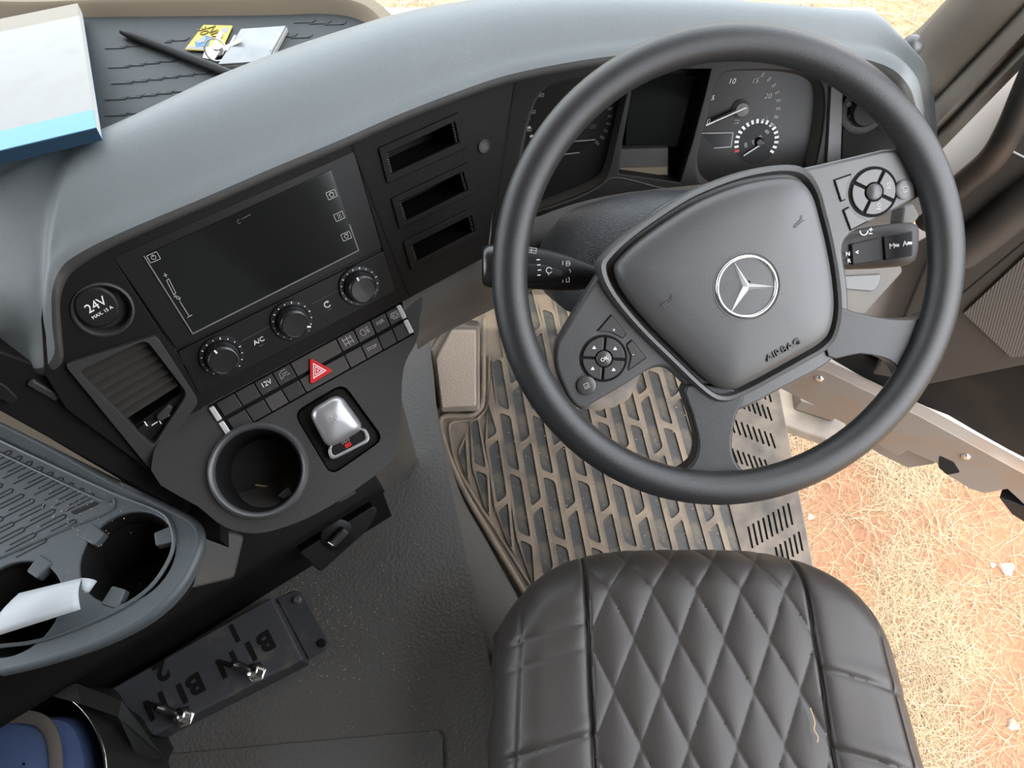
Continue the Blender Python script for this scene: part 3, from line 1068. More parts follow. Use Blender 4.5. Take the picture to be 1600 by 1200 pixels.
# vent control plate with thumb wheel and marks
cp = FS.px([(196, 676), (286, 614), (294, 618), (240, 694), (226, 708)])
prism('control_plate', FS, rpoly(cp, 0.004), -0.03, -0.002, M_fascia, vent, bevel=0.0015)
(u0, v0), (u1, v1) = FS.uv(226, 662), FS.uv(270, 634)
strokes('slider_mark', FS, [[FS.uv(232, 669), FS.uv(246, 660)], [FS.uv(249, 658), FS.uv(252, 663)], [FS.uv(254, 656), FS.uv(268, 648)]], 0.0011, -0.0012, M_white, vent)
sl_ = prism('slider', FS, rpoly(FS.px([(214, 668), (232, 656), (238, 666), (220, 679)]), 0.001), -0.004, 0.003, M_black, vent, bevel=0.001)
strokes('slider_dash', FS, [[FS.uv(226, 659, .003), FS.uv(230, 665, .003)]], 0.0012, 0.0034, M_white, sl_)
prism('thumb_wheel', FS, rpoly(FS.px([(243, 649), (262, 630), (270, 634), (262, 650), (248, 657)]), 0.002), -0.004, 0.004, M_fascia2, vent, bevel=0.0015)

# ------------------------------------------------------------------ shelf with switches, cup holder and parking brake
cup_c = FL.uv(405, 735)
pb = FL.px([(536, 598), (600, 686), (517, 744), (458, 645)])
row_out = FL.px([(324, 634), (627, 472), (647, 522), (358, 683)])
shelf = FL.px([(312, 626), (632, 466), (655, 500), (650, 535), (634, 565), (628, 600), (627, 660), (622, 700), (606, 726), (560, 762), (500, 800), (450, 822), (400, 834), (352, 824), (310, 792), (236, 734)])
shelf_s = [tuple(p) for p in catmull(shelf, 3, closed=True)]
plate('shelf_panel', FL, shelf_s, [circ(*cup_c, 0.0455, 40), row_out, rpoly(pb, 0.012)], -0.022, 0.0, M_fascia2, dash, bevel=0.004, seg=3)
# cup holder
ch = empty('cup_holder', FL.p(*cup_c))
ch.parent = dash
ch.location = ORG[ch.name] - ORG[dash.name]
lathe('cup_well', FL, *cup_c, [(0.0455, 0.004), (0.044, -0.002), (0.041, -0.045), (0.038, -0.075), (0.0001, -0.076)], M_black, ch)
secs = [[FL.p(cup_c[0] + r * math.cos(2 * math.pi * k / 48), cup_c[1] + r * math.sin(2 * math.pi * k / 48), h) for k in range(48)] for r, h in ((0.052, -0.006), (0.0525, 0.003), (0.0515, 0.0065), (0.0490, 0.0085), (0.0465, 0.0075), (0.0448, 0.003), (0.0442, -0.008))]
loft('cup_ring', secs, M_cup, ch, closed_u=True)
prism('cup_tab', FL, [tuple(np.array(FL.uv(x, y, -0.03))) for x, y in ((433, 775), (450, 760), (457, 772), (444, 780))], -0.05, -0.03, M_tray, ch, bevel=0.001)
a_, c_ = FL.uv(399, 758, -0.07), FL.uv(425, 761, -0.07)
tw = tube('straw_bit', [FL.p(*a_, -0.0745), FL.p(*((np.array(a_) + c_) / 2), -0.072), FL.p(*c_, -0.0745)], 0.0013, M_thread, None, 6)
tag(tw, 'short piece of yellow straw lying in the round cup holder', 'straw')
# switch bank
prism('switch_bezel', FL, row_out, -0.02, -0.003, M_matte, dash)
tlr, trr, brr, blr = [np.array(p) for p in row_out]


def rowp(s, t):
    """s along the bank 0..1, t down it 0..1"""
    return tuple((tlr + (trr - tlr) * s) * (1 - t) + (blr + (brr - blr) * s) * t)


zx = lambda x: (x - 65) / (1440 - 65)
cut = [zx(x) for x in (112, 240, 370, 495, 620, 950, 1075, 1200, 1312, 1425)]
marks = {2: '12V', 3: 'cab', 5: 'diff', 6: 'lamp', 7: 'ASR', 8: 'cup'}
LR = math.atan2(*(np.array(rowp(1, 0.3)) - np.array(rowp(0, 0.3)))[::-1])
for k in range(9):
    s0, s1 = cut[k] + 0.0025, cut[k + 1] - 0.0025
    for (t0, t1, upper) in ((0.05, 0.46, True), (0.56, 0.96, False)):
        warm = k in (4, 5, 6) or (not upper and k == 2)
        q = [rowp(s0, t1), rowp(s1, t1), rowp(s1, t0), rowp(s0, t0)]
        bt = prism('switch_button', FL, q, -0.004, 0.0012, M_btn2 if warm else M_btn, dash, bevel=0.0009)
        c = np.array(rowp((s0 + s1) / 2, (t0 + t1) / 2))
        if upper and k in marks:
            mk_ = marks[k]
            if mk_ in ('12V', 'ASR'):
                text(FL, c[0], c[1] + 0.001, 0.0015, mk_, 0.0078 if mk_ == '12V' else 0.006, M_white if mk_ == '12V' else M_print, bt, LR)
            elif mk_ == 'cab':
                sym('symbol', FL, c, 0.006, [[(-.9, -.4), (-.8, .5), (-.3, .9), (.6, .9)], [(-.9, -.4), (-.4, -.4)], [(-.3, .3), (.7, .3)], [(-.5, -.1), (.2, -.1)], [(.4, -.2), (.9, -.2)]], 0.0006, 0.0015, M_print, bt, LR)
            elif mk_ == 'diff':
                sym('symbol', FL, c, 0.006, [[(0, -.9), (0, .9)], [(-.8, .4), (.8, .4)], [(-.8, -.4), (.8, -.4)], [(-.8, .1), (-.8, .8)], [(.8, .1), (.8, .8)], [(-.8, -.8), (-.8, -.1)], [(.8, -.8), (.8, -.1)]], 0.0009, 0.0015, M_print, bt, LR)
            elif mk_ == 'lamp':
                sym('symbol', FL, c, 0.006, [arc(-.3, 0, .6, 60, 300), [(-.05, .55), (.1, 0), (-.05, -.55)], [(.4, .5), (.9, .6)], [(.4, 0), (.9, 0)], [(.6, .3), (.6, -.4)], [(.4, -.4), (.9, -.4)]], 0.0008, 0.0015, M_print, bt, LR)
            else:
                sym('symbol', FL, c, 0.006, [[(-.6, -.6), (.6, -.6), (.6, .6), (-.6, .6), (-.6, -.6)], arc(0, 0, .35, 0, 360), [(-.9, -.3), (-.9, .3)], [(.9, -.3), (.9, .3)]], 0.0008, 0.0015, M_print, bt, LR)
            if mk_ != 'cup':
                d_ = np.array([math.cos(LR), math.sin(LR)])
                dn = np.array([math.sin(LR), -math.cos(LR)])
                p0 = c + dn * 0.0062
                strokes('marker_dash', FL, [[p0 - d_ * 0.0014, p0 + d_ * 0.0014]], 0.0005, 0.0014, M_dim, bt)
        if not upper and k == 6:
            text(FL, c[0], c[1], 0.0015, 'STOP', 0.0052, M_print, bt, LR)
# hazard button
hzp = FL.px([(484, 559), (520, 579), (485, 601)], 0.003)
hb = prism('hazard_button', FL, rpoly(hzp, 0.003, 4), -0.004, 0.0045, M_red, dash, bevel=0.0012, seg=3)
hc = np.mean(hzp, 0)
for s, m_, h_ in ((0.60, M_white, 0.0049), (0.47, M_red, 0.0052), (0.36, M_white, 0.0055), (0.25, M_red, 0.0058), (0.10, M_white, 0.0061)):
    prism('triangle_print', FL, [tuple(hc + (np.array(p) - hc) * s) for p in hzp], 0.0035, h_, m_, hb)
# chrome ends
for (p0, p1) in (((330, 636), (359, 680)), ((622, 478), (643, 521))):
    (u0, v0), (u1, v1) = FL.uv(*p0), FL.uv(*p1)
    for f0, f1 in ((0.0, 0.47), (0.53, 1.0)):
        bar('chrome_end', FL, u0 + (u1 - u0) * f0, v0 + (v1 - v0) * f0, u0 + (u1 - u0) * f1, v0 + (v1 - v0) * f1, 0.0058, -0.004, 0.0035, M_bright, dash, bevel=0.0012)

# parking brake: silver lever in a dark square well
pk = empty('parking_brake_switch', FL.p(*np.mean(pb, 0)), 'silver parking brake lever in a black square recess beside the cup holder', 'brake switch')
pbr = [np.array(p) for p in pb]
pcn = np.mean(pbr, 0)
prism('recess_plate', FL, rpoly([tuple(pcn + (p - pcn) * 0.985) for p in pbr], 0.012), -0.022, -0.006, M_fascia, pk, bevel=0.002)
LQ = FL.px([(481, 642), (530, 613), (572, 668), (512, 702)], 0.016)
lq = [np.array(p) for p in LQ]
ctr = np.mean(lq, 0)
secs = []
for s, h in ((0.98, -0.008), (1.0, 0.004), (0.98, 0.012), (0.90, 0.0165), (0.72, 0.019), (0.4, 0.0202), (0.02, 0.0205)):
    loop = rpoly([tuple(ctr + (p - ctr) * s) for p in lq], 0.012 * s, 5)
    secs.append([FL.p(u, v, h + 0.22 * ((v - ctr[1])) * (1 if h > 0 else 0)) for u, v in loop])
lev = loft('lever', secs, M_satin, pk, closed_u=True)
sym('brake_mark', FL, tuple(ctr + np.array([-0.002, 0.004])), 0.0045, [arc(0, 0, .7, 0, 360, 16), arc(0, 0, 1.2, 140, 220, 5), arc(0, 0, 1.2, -40, 40, 5), [(-.2, -.3), (-.2, .3), (.2, .3), (.2, 0), (-.2, 0)]], 0.0006, 0.0218, M_print, lev, LR)
TB = [np.array(p) for p in FL.px([(511, 698), (570, 665), (581, 688), (516, 721)], 0.004)]
tc_ = np.mean(TB, 0)
plate('finger_ring', FL, rpoly([tuple(p) for p in TB], 0.008), [rpoly([tuple(tc_ + (p - tc_) * np.array([0.82, 0.70]) + np.array([0, 0.001])) for p in TB], 0.005)], -0.006, 0.006, M_satin, pk, bevel=0.002, seg=3)
tb = prism('lever_tab', FL, rpoly([tuple(tc_ + (p - tc_) * 0.84 + np.array([0, 0.001])) for p in TB], 0.005), -0.01, 0.003, M_unit, pk, bevel=0.001)
c = FL.uv(539, 688, 0.003)
sym('tab_mark', FL, c, 0.004, [arc(0, 0, .6, 0, 360, 14), arc(0, 0, 1.1, 140, 220, 5), arc(0, 0, 1.1, -40, 40, 5), [(-.15, -.3), (-.15, .3), (.2, .2), (-.15, 0)]], 0.0006, 0.0034, M_print, tb, LR)
prism('indicator', FL, FL.px([(538, 695), (547, 690), (550, 695), (541, 701)], 0.0035), 0.002, 0.0036, M_led, tb)

# ------------------------------------------------------------------ lower fascia, console body and its switch panel
lf_top = [FS.p(*FS.uv(x, y), 0.0) for x, y in ((626, 470), (670, 448), (720, 423), (762, 402))] + [hz(840, 352, .61), hz(950, 318, .60), hz(1100, 300, .60), hz(1300, 280, .62), hz(1440, 260, .66)]
lf_bot = [hz(652, 540, 0.585), hz(690, 516, 0.575), hz(735, 494, 0.57), hz(780, 472, 0.565), hz(850, 440, .555), hz(950, 410, .55), hz(1100, 395, .55), hz(1330, 360, .56), hz(1440, 330, .60)]
secs = []
for a, c in zip(catmull(lf_top, 4), catmull(lf_bot, 4)):
    back = np.array([0.05, 0.10, 0]) if False else np.array([0.0, 0.12, 0.0])
    secs.append([a + np.array([0, 0.01, 0.004]), a * 0.7 + c * 0.3 + np.array([0, -0.006, 0.0]), a * 0.25 + c * 0.75 + np.array([0, -0.004, 0.0]), c + np.array([0, 0, 0.004]), c + np.array([0, 0.008, -0.010]), c + back + np.array([0, 0, -0.03]), c + back * 2.2 + np.array([0, 0, -0.25])])
loft('lower_fascia', [catmull(s, 3) for s in secs], M_lower, dash)
# console body below the shelf
top = [FL.p(u, v, -0.014) for u, v in shelf_s]
cen = np.mean(top, 0)
secs = [[cen + (p - cen) * 1.0 for p in top]]
side_dir = S_X
botc = []
for p in top:
    q = p.copy()
    # pull the front edge back towards the stack while going down, keep the driver side steep
    f = max(0.0, (p - FL.o) @ S_H)
    q = q - S_H * (f * 0.72)
    q = q - S_X * (0.055 * max(0.0, min(1.0, ((p - FL.o) @ S_X - 0.05) / 0.1)))
    botc.append(q)
secs.append([np.array([p[0] * 0.5 + q[0] * 0.5, p[1] * 0.5 + q[1] * 0.5, p[2] - 0.02]) for p, q in zip(top, botc)])
secs.append([np.array([q[0], q[1], q[2] - 0.045]) for q in botc])
secs.append([np.array([q[0], q[1], 0.215]) for q in botc])
loft('console_body', secs, M_lower, dash, closed_u=True)
# low wall and ledge of the console between the shelf and the tunnel
w0, w1 = hz(110, 1120, TZ), hz(612, 806, TZ)
wd = (w1 - w0) / np.linalg.norm(w1 - w0)
wn_ = np.array([wd[1], -wd[0], 0])
FWALL = Frame(w0, wd, wn_)
L_ = np.linalg.norm(w1 - w0)
prof = [(0.0, -0.002), (0.004, 0.09), (0.010, 0.13), (0.022, 0.150), (0.018, 0.165), (-0.02, 0.185), (-0.02, 0.28), (-0.06, 0.32)]
secs = [[FWALL.p(s, z, h) for h, z in prof] for s in np.linspace(-0.35, L_, 12)]
loft('console_wall', secs, M_fascia, dash, bevel=0)
# slanted grey cheek under the tray
ck = [hz(318, 830, .46), hz(382, 842, .42), hz(366, 905, .40), hz(262, 925, .44)]
FC = Frame(ck[0], ck[1] - ck[0], np.cross(ck[1] - ck[0], ck[0] - ck[3]))
prism('console_cheek', FC, [FC.uv(*p) for p in ((306, 818), (384, 838), (368, 905), (258, 932))], -0.05, 0.0, M_lower, dash, bevel=0.006, seg=3)
# angled switch panel at the end of the wall
sp = empty('switch_panel', FWALL.p(L_ - 0.1, 0.1, 0))
sp.parent = dash
sp.location = ORG[sp.name] - ORG[dash.name]
FP = Frame(hz(525, 845, 0.335), wd, wn_ * 0.75 + np.array([0, 0, 0.66]))
prism('panel_plate', FP, rpoly(FP.px([(466, 862), (583, 788), (590, 798), (575, 826), (500, 893)]), 0.006), -0.03, 0.004, M_black, sp, bevel=0.0025)
kc = FP.uv(527, 836, 0.006)
lathe('rotary_base', FP, *kc, [(0.0225, 0.003), (0.0225, 0.006), (0.0205, 0.007), (0.0001, 0.0065)], M_unit, sp, 32)
bar('rotary_grip', FP, kc[0] - 0.014, kc[1] - 0.004, kc[0] + 0.014, kc[1] + 0.004, 0.013, 0.006, 0.019, M_fascia2, sp, bevel=0.004)
strokes('pointer', FP, [[FP.uv(513, 847, .019), FP.uv(520, 852, .019)]], 0.0016, 0.0196, M_white, sp)
prism('pull_tab', FL, rpoly(FL.px([(523, 777), (551, 763), (557, 771), (530, 786)], -0.03), 0.002), -0.045, -0.028, M_fascia2, dash, bevel=0.002)
# dark cheek left of the vent with its thumb wheel
side = FS.px([(-120, 480), (0, 548), (74, 574), (104, 568), (236, 732), (300, 790), (296, 806), (180, 742), (60, 676), (0, 643), (-120, 585)], -0.012)
prism('vent_side_panel', FS, side, -0.05, -0.011, M_fascia, dash, bevel=0.003)
FV = FS
tw_ = prism('side_thumb_wheel', FS, rpoly(FS.px([(124, 636), (134, 634), (157, 660), (149, 668), (141, 664)], -0.004), 0.003), -0.012, -0.004, M_fascia2, dash, bevel=0.002)
strokes('airflow_mark', FS, [[FS.uv(111 + 4 * k, 620 + 2.2 * k - 1, -.010), FS.uv(116 + 3.2 * k, 628 + 1.0 * k, -.010)] for k in range(4)], 0.0009, -0.0098, M_white, dash)
bar('side_latch', FS, *FS.uv(45, 595, -0.01), *FS.uv(93, 622, -0.01), 0.009, -0.02, -0.006, M_fascia2, dash, bevel=0.003)
prism('side_switch', FS, rpoly(FS.px([(-30, 585), (8, 600), (30, 622), (20, 632), (-30, 606)], -0.008), 0.004), -0.02, -0.005, M_black, dash, bevel=0.003)
FSS = zfr(0.556)
prism('side_trim_strip', FSS, FSS.px([(-60, 604), (0, 636), (90, 692), (184, 747), (90, 701), (0, 657), (-60, 632)]), -0.02, 0.0, M_lip, dash)
prism('under_shelf', FSS, FSS.px([(-120, 540), (120, 640), (330, 770), (330, 830), (250, 800), (100, 716), (-120, 612)]), -0.06, -0.03, M_matte, dash)

FKP = Frame(hz(1340, 455, 0.50), (1, 0.1, 0), (0.1, -0.62, 0.78))
prism('knee_panel', FKP, FKP.px([(1240, 325), (1390, 325), (1405, 400), (1412, 425), (1352, 492), (1250, 500)]), -0.05, 0.0, M_lower, dash, bevel=0.004)
prism('knee_cover', FKP, rpoly(FKP.px([(1300, 432), (1376, 428), (1371, 446), (1362, 455), (1300, 450)]), 0.003), -0.004, 0.004, M_hub, dash, bevel=0.0015)
# small grey sensor knob at the right end of the pad
kp = hz(1427, 70, 0.77)
FKN = Frame(kp, (1, 0, 0), (0.1, -0.35, 0.93))
lathe('sensor_knob', FKN, 0, 0, [(0.010, -0.05), (0.010, -0.012), (0.0125, -0.006), (0.0125, 0.001), (0.010, 0.006), (0.005, 0.009), (0.0001, 0.0095)], M_cup, dash, 20)

# ------------------------------------------------------------------ storage tray behind the pad
TRZ = 0.765
FT = zfr(TRZ)
tr_ = empty('dash_tray', (-0.6, 0.25, TRZ), 'shallow grey rubber lined tray on top of the passenger side dashboard', 'tray')
tpl = [(-1.15, 0.0)] + FT.px([(0, 330), (340, 160), (560, 70), (592, 42), (560, 18), (530, 11), (420, 9), (300, 11), (150, 16), (0, 20)]) + [(-1.15, 0.41)]
prism('tray_liner', FT, tpl, -0.006, 0.0, M_liner2, tr_)
lipl = [FT.p(u, v, 0) for u, v in [(-1.15, 0.405)] + FT.px([(0, 27), (150, 25), (300, 23.5), (420, 22), (500, 20), (545, 24), (575, 36), (600, 62), (640, 110)])]
cl_ = catmull(lipl, 5)
secs = []
for i, p in enumerate(cl_):
    t = cl_[min(i + 1, len(cl_) - 1)] - cl_[max(i - 1, 0)]
    t = t / np.linalg.norm(t)
    nrm = np.array([-t[1], t[0], 0])
    secs.append([p + nrm * a + np.array([0, 0, h]) for a, h in ((-0.004, -0.002), (0.0, 0.002), (0.003, 0.014), (0.006, 0.017), (0.020, 0.016), (0.024, 0.010), (0.026, -0.06))])
loft('tray_lip', secs, M_lip, tr_)
# moulded dashes of the liner
for (x0, y0, n_) in ((165, 70, 5), (170, 100, 6), (175, 125, 6), (165, 150, 6), (165, 175, 4), (460, 30, 4), (430, 52, 5)):
    for k in range(n_):
        p = FT.uv(x0 + k * 24, y0 + 6 - k * 3 * (1 if x0 < 400 else -0.5))
        if y0 + 6 - k * 3 > 200 - (x0 + k * 24 - 160) * 0.46 - 8:
            continue
        strokes('liner_rib', FT, [[p, (p[0] + 0.022, p[1] + 0.001)], [(p[0] + 0.022, p[1] + 0.001), (p[0] + 0.025, p[1] + 0.006)]], 0.0016, 0.0009, M_liner2, tr_)

# =================================================================== MEDIA AND CLIMATE UNIT
un = empty('media_control_unit', FS.p(*FS.uv(400, 430)), 'black radio display unit with three climate knobs in the centre of the dashboard', 'radio')
prism('unit_body', FS, FS.px([(182, 410), (554, 250), (614, 451), (314, 610)]), -0.05, -0.002, M_unit, un)
prism('display_frame', FS, rpoly(FS.px([(176, 402), (553, 236), (597, 388), (275, 545)]), 0.003), -0.01, 0.0005, M_unit, un, bevel=0.001)
prism('climate_panel', FS, rpoly(FS.px([(277, 549), (599, 392), (618, 454), (311, 617)]), 0.003), -0.01, 0.001, M_unit, un, bevel=0.001)
scr = prism('screen', FS, rpoly(FS.px([(225, 398), (517, 265), (560, 391), (301, 521)]), 0.0025), -0.004, 0.0016, M_screen, un, bevel=0.0006)
scr_edge = [FS.uv(x, y, .0012) for x, y in ((225, 400), (301, 521), (560, 391), (546, 351))]
strokes('screen_edge', FS, [scr_edge], 0.0012, 0.0022, M_dim, un)
UR = 0.0
for nm, (x, y), ls in (('power_icon', (240, 402), [arc(0, 0, .35, 110, 430, 10), [(0, .1), (0, .45)]]), ('home_icon', (518, 304), [arc(0, 0, .4, 0, 360, 10), [(-.4, 0), (0, .45), (.4, 0)]]),
                       ('voice_icon', (530, 338), [[(-.3, -.3), (.3, .3)], [(-.3, .2), (0, .4)], [(.1, -.4), (.4, -.1)]]), ('phone_icon', (541, 369), [arc(0, 0, .35, 0, 360, 10), [(.1, .1), (.45, .45)]])):
    c = FS.uv(x, y, .0018)
    sym(nm, FS, c, 0.0062, ls + [[(-.75, -.62), (.75, -.62), (.8, -.5), (.8, .5), (.75, .62), (-.75, .62), (-.8, .5), (-.8, -.5), (-.75, -.62)]], 0.0005, 0.0022, M_print, scr)
p0, p1 = np.array(FS.uv(262, 437, .0018)), np.array(FS.uv(273, 459, .0018))
q = np.array([0.0013, 0.0004])
strokes('volume_scale', FS, [[p0 - q, p1 - q, p1 + q, p0 + q, p0 - q], [FS.uv(281, 471, .0018), FS.uv(295, 493, .0018)], [FS.uv(293, 496, .0018), FS.uv(300, 492, .0018)], [FS.uv(256, 431, .0018), FS.uv(261, 429, .0018)], [FS.uv(257, 427, .0018), FS.uv(260, 433, .0018)]], 0.0005, 0.0022, M_print, scr)
c = FS.uv(277, 465, .0018)
text(FS, c[0], c[1], 0.002, 'VOL', 0.0042, M_print, scr, math.radians(-58))
c = FS.uv(378, 342, .0018)
sym('maker_print', FS, c, 0.006, [arc(-.6, -.2, .3, 60, 300, 8), [(-.1, 0), (1.6, .1)]], 0.0004, 0.0022, M_dim, scr)
for i, (x, y) in enumerate(((347, 557), (457, 501), (562, 447))):
    kb = FS.uv(x, y, 0.004)
    kn = empty('climate_knob', FS.p(*kb, 0.0))
    kn.parent = un
    kn.location = ORG[kn.name] - ORG[un.name]
    lathe('knob_base', FS, *kb, [(0.0232, 0.0), (0.0232, 0.003), (0.0222, 0.0045), (0.0185, 0.0045), (0.0175, 0.003), (0.0001, 0.003)], M_knob, kn, 40)
    kt = FS.uv(x - 1, y + 4, 0.016)
    secs = []
    for r, h in ((0.0172, 0.003), (0.0168, 0.010), (0.0160, 0.0165), (0.0150, 0.0185), (0.0138, 0.0188), (0.0130, 0.0175), (0.0001, 0.0172)):
        secs.append([FS.p(kb[0] + r * (1 + (0.012 if (k % 4 < 2 and h < 0.017) else 0)) * math.cos(2 * math.pi * k / 80), kb[1] + r * (1 + (0.012 if (k % 4 < 2 and h < 0.017) else 0)) * math.sin(2 * math.pi * k / 80), h) for k in range(80)])
    loft('knob_cap', secs, M_knob, kn, closed_u=True)
    a0 = math.radians({0: 100, 1: -35, 2: 95}[i])
    strokes('pointer', FS, [[(kb[0] + 0.0128 * math.cos(a0), kb[1] + 0.0128 * math.sin(a0)), (kb[0] + 0.0158 * math.cos(a0), kb[1] + 0.0158 * math.sin(a0))]], 0.0018, 0.0192, M_white, kn)
    dots = []
    for k in range(15):
        a = math.radians(-60 + k * 300 / 14)
        dots.append([(kb[0] + 0.0199 * math.cos(a), kb[1] + 0.0199 * math.sin(a)), (kb[0] + (0.0208 if k % 3 else 0.0215) * math.cos(a), kb[1] + (0.0208 if k % 3 else 0.0215) * math.sin(a))])
    strokes('scale_dots', FS, dots, 0.0009, 0.0050, M_white, kn)
for (a, c) in (((376, 533), (422, 508)), ((487, 474), (529, 452))):
    (u0, v0), (u1, v1) = FS.uv(*a), FS.uv(*c)
    bar('panel_line', FS, u0, v0, u1, v1, 0.0012, 0.0, 0.0016, M_fascia2, un)
c = FS.uv(404, 532)
text(FS, c[0], c[1], 0.0014, 'A/C', 0.0075, M_white, un, 0.03)
bar('button_dash', FS, c[0] - 0.002, c[1] - 0.006, c[0] + 0.002, c[1] - 0.006, 0.0005, 0.0, 0.0014, M_dim, un)
c = FS.uv(511, 475)
sym('recirculation_mark', FS, c, 0.0048, [arc(0, 0, .7, 60, 320, 12), [(.2, .75), (.5, .55), (.15, .4)]], 0.0010, 0.0015, M_white, un)
bar('button_dash', FS, c[0] - 0.002, c[1] - 0.0065, c[0] + 0.002, c[1] - 0.0065, 0.0005, 0.0, 0.0014, M_dim, un)

# =================================================================== INSTRUMENT CLUSTER
ic = empty('instrument_cluster', FK.p(0, 0), 'dark instrument cluster with two dial windows and a centre display behind the steering wheel', 'instruments')
RH = -0.022
kout = FK.px([(806, 112), (905, 100), (1000, 94), (1250, 94), (1370, 104), (1420, 120), (1450, 170), (1470, 280), (1330, 300), (1000, 306), (880, 330), (800, 345), (766, 400), (770, 300)])
lw = [(842, 144), (880, 126), (960, 116), (982, 122), (974, 165), (963, 215), (952, 262), (938, 286), (900, 306), (832, 330), (800, 336), (806, 280), (820, 200)]
rw = [(1124, 118), (1165, 108), (1235, 110), (1275, 122), (1287, 148), (1284, 205), (1272, 262), (1262, 290), (1130, 300), (1098, 290), (1088, 268), (1090, 235), (1104, 180)]
cw_ = [(992, 108), (1110, 107), (1100, 150), (1080, 225), (1062, 284), (966, 270), (972, 220)]
lwp, rwp, cwp = [tuple(p) for p in catmull(FK.px(lw), 3, True)], [tuple(p) for p in catmull(FK.px(rw), 3, True)], FK.px(cw_)
plate('binnacle_frame', FK, kout, [lwp, rwp, cwp], -0.014, 0.004, M_fascia2, ic, bevel=0.0015)


def grow(pl, s):
    c = np.mean(pl, 0)
    return [tuple(c + (np.array(p) - c) * s) for p in pl]


for nm, pl in (('dial_window_rim', lwp), ('dial_window_rim', rwp)):
    n = len(pl)
    c = np.mean(pl, 0)
    V = [FK.p(u, v, -0.002) for u, v in pl] + [FK.p(*(c + (np.array(p) - c) * 0.93), RH) for p in pl]
    mk(nm, V, [[i, (i + 1) % n, n + (i + 1) % n, n + i] for i in range(n)], M_lower, ic, smooth=True, recalc=False)
prism('dial_face_left', FK, grow(lwp, 1.04), RH - 0.004, RH, M_face, ic).name = 'dial_face'
prism('dial_face', FK, grow(rwp, 1.04), RH - 0.004, RH, M_face, ic)
# centre display pocket
n = len(cwp)
V = [FK.p(u, v, 0.0) for u, v in cwp] + [FK.p(*p, -0.045) for p in grow(cwp, 0.95)]
mk('display_pocket', V, [[i, (i + 1) % n, n + (i + 1) % n, n + i] for i in range(n)] + [[n + i for i in range(n)]], M_black, ic, recalc=False)
prism('centre_display', FK, FK.px([(982, 118), (1098, 116), (1066, 228), (976, 232)], -0.04), -0.05, -0.036, M_screen, ic, bevel=0.001)
prism('display_shelf', FK, FK.px([(970, 233), (1044, 231), (1044, 288), (962, 292)], -0.02), -0.045, -0.02, M_lower, ic, bevel=0.001)
prism('display_ledge', FK, FK.px([(968, 262), (1042, 260), (1042, 272), (966, 275)], -0.018), -0.02, -0.016, M_lip, ic)
FR = FK.off(RH)


def dial(c_px, r_px, a0, a1, nblk, size, mname, blk_m):
    c = np.array(FR.uv(*c_px))
    r = np.linalg.norm(np.array(FR.uv(c_px[0] + r_px, c_px[1])) - c)
    ls = []
    for k in range(nblk):
        a = math.radians(a0 + (a1 - a0) * k / (nblk - 1))
        d = np.array([math.cos(a), math.sin(a)])
        ls.append([c + d * r, c + d * (r + size)])
    strokes(mname, FR, ls, size * 0.9, 0.0006, blk_m, ic)
    return c, r


cR, rR = dial((1159, 171), 54, 65, -75, 12, 0.0042, 'tachometer_blocks', M_dim)
for s, (x, y), z_, m_ in (('10', (1143, 127), .0098, M_white), ('15', (1179, 126), .0092, M_print), ('20', (1199, 150), .0092, M_print), ('25', (1194, 185), .009, M_dim), ('0', (1106, 190), .0098, M_white), ('5', (1113, 153), .0085, M_white)):
    u, v = FR.uv(x, y)
    text(FR, u, v, 0.0006, s, z_, m_, ic, shear=0.25)
hub = lathe('dial_hub', FR, *FR.uv(1158, 170), [(0.0125, 0.0), (0.0125, 0.002), (0.010, 0.004), (0.0085, 0.007), (0.0001, 0.0075)], M_face2, ic, 24)
(u0, v0), (u1, v1) = FR.uv(1166, 168, .008), FR.uv(1103, 196, .008)
bar('needle', FR, u0, v0, u1, v1, 0.0016, 0.007, 0.0085, M_white, ic)
bar('needle_body', FR, u0, v0, u0 + (u1 - u0) * 0.8, v0 + (v1 - v0) * 0.8, 0.006, 0.004, 0.0068, M_black, ic)
cS, rS = dial((1182, 221), 29, 195, -30, 17, 0.0036, 'gauge_blocks', M_white)
lathe('gauge_disc', FR, *FR.uv(1182, 223), [(0.029, 0.0), (0.029, 0.0004), (0.0001, 0.0004)], M_black, ic, 32)
u, v = FR.uv(1151, 236)
strokes('gauge_red_block', FR, [[(u - .002, v), (u + .002, v + .0005)]], 0.0035, 0.0007, M_led, ic)
(u0, v0), (u1, v1) = FR.uv(1192, 222), FR.uv(1161, 242)
bar('gauge_needle', FR, u0, v0, u1, v1, 0.0012, 0.003, 0.0045, M_white, ic)
lathe('gauge_hub', FR, *FR.uv(1186, 221), [(0.006, 0), (0.006, 0.003), (0.004, 0.006), (0.0001, 0.006)], M_face, ic, 20)
for nm, q in (('odometer_window', [(1097, 208), (1145, 207), (1142, 229), (1116, 231)]), ('trip_window', [(878, 222), (930, 218), (905, 238), (880, 241)])):
    pl = FR.px(q)
    prism(nm, FR, pl, 0.0, 0.0008, M_disp, ic)
    strokes('window_outline', FR, [[pl[0], pl[1], pl[2], pl[3]] if nm[0] == 'o' else [pl[1], pl[0], pl[3], pl[2]]], 0.0011, 0.0014, M_print, ic)
text(FR, *FR.uv(1151, 190), 0.0006, 'r/min\nx100', 0.0036, M_print, ic)
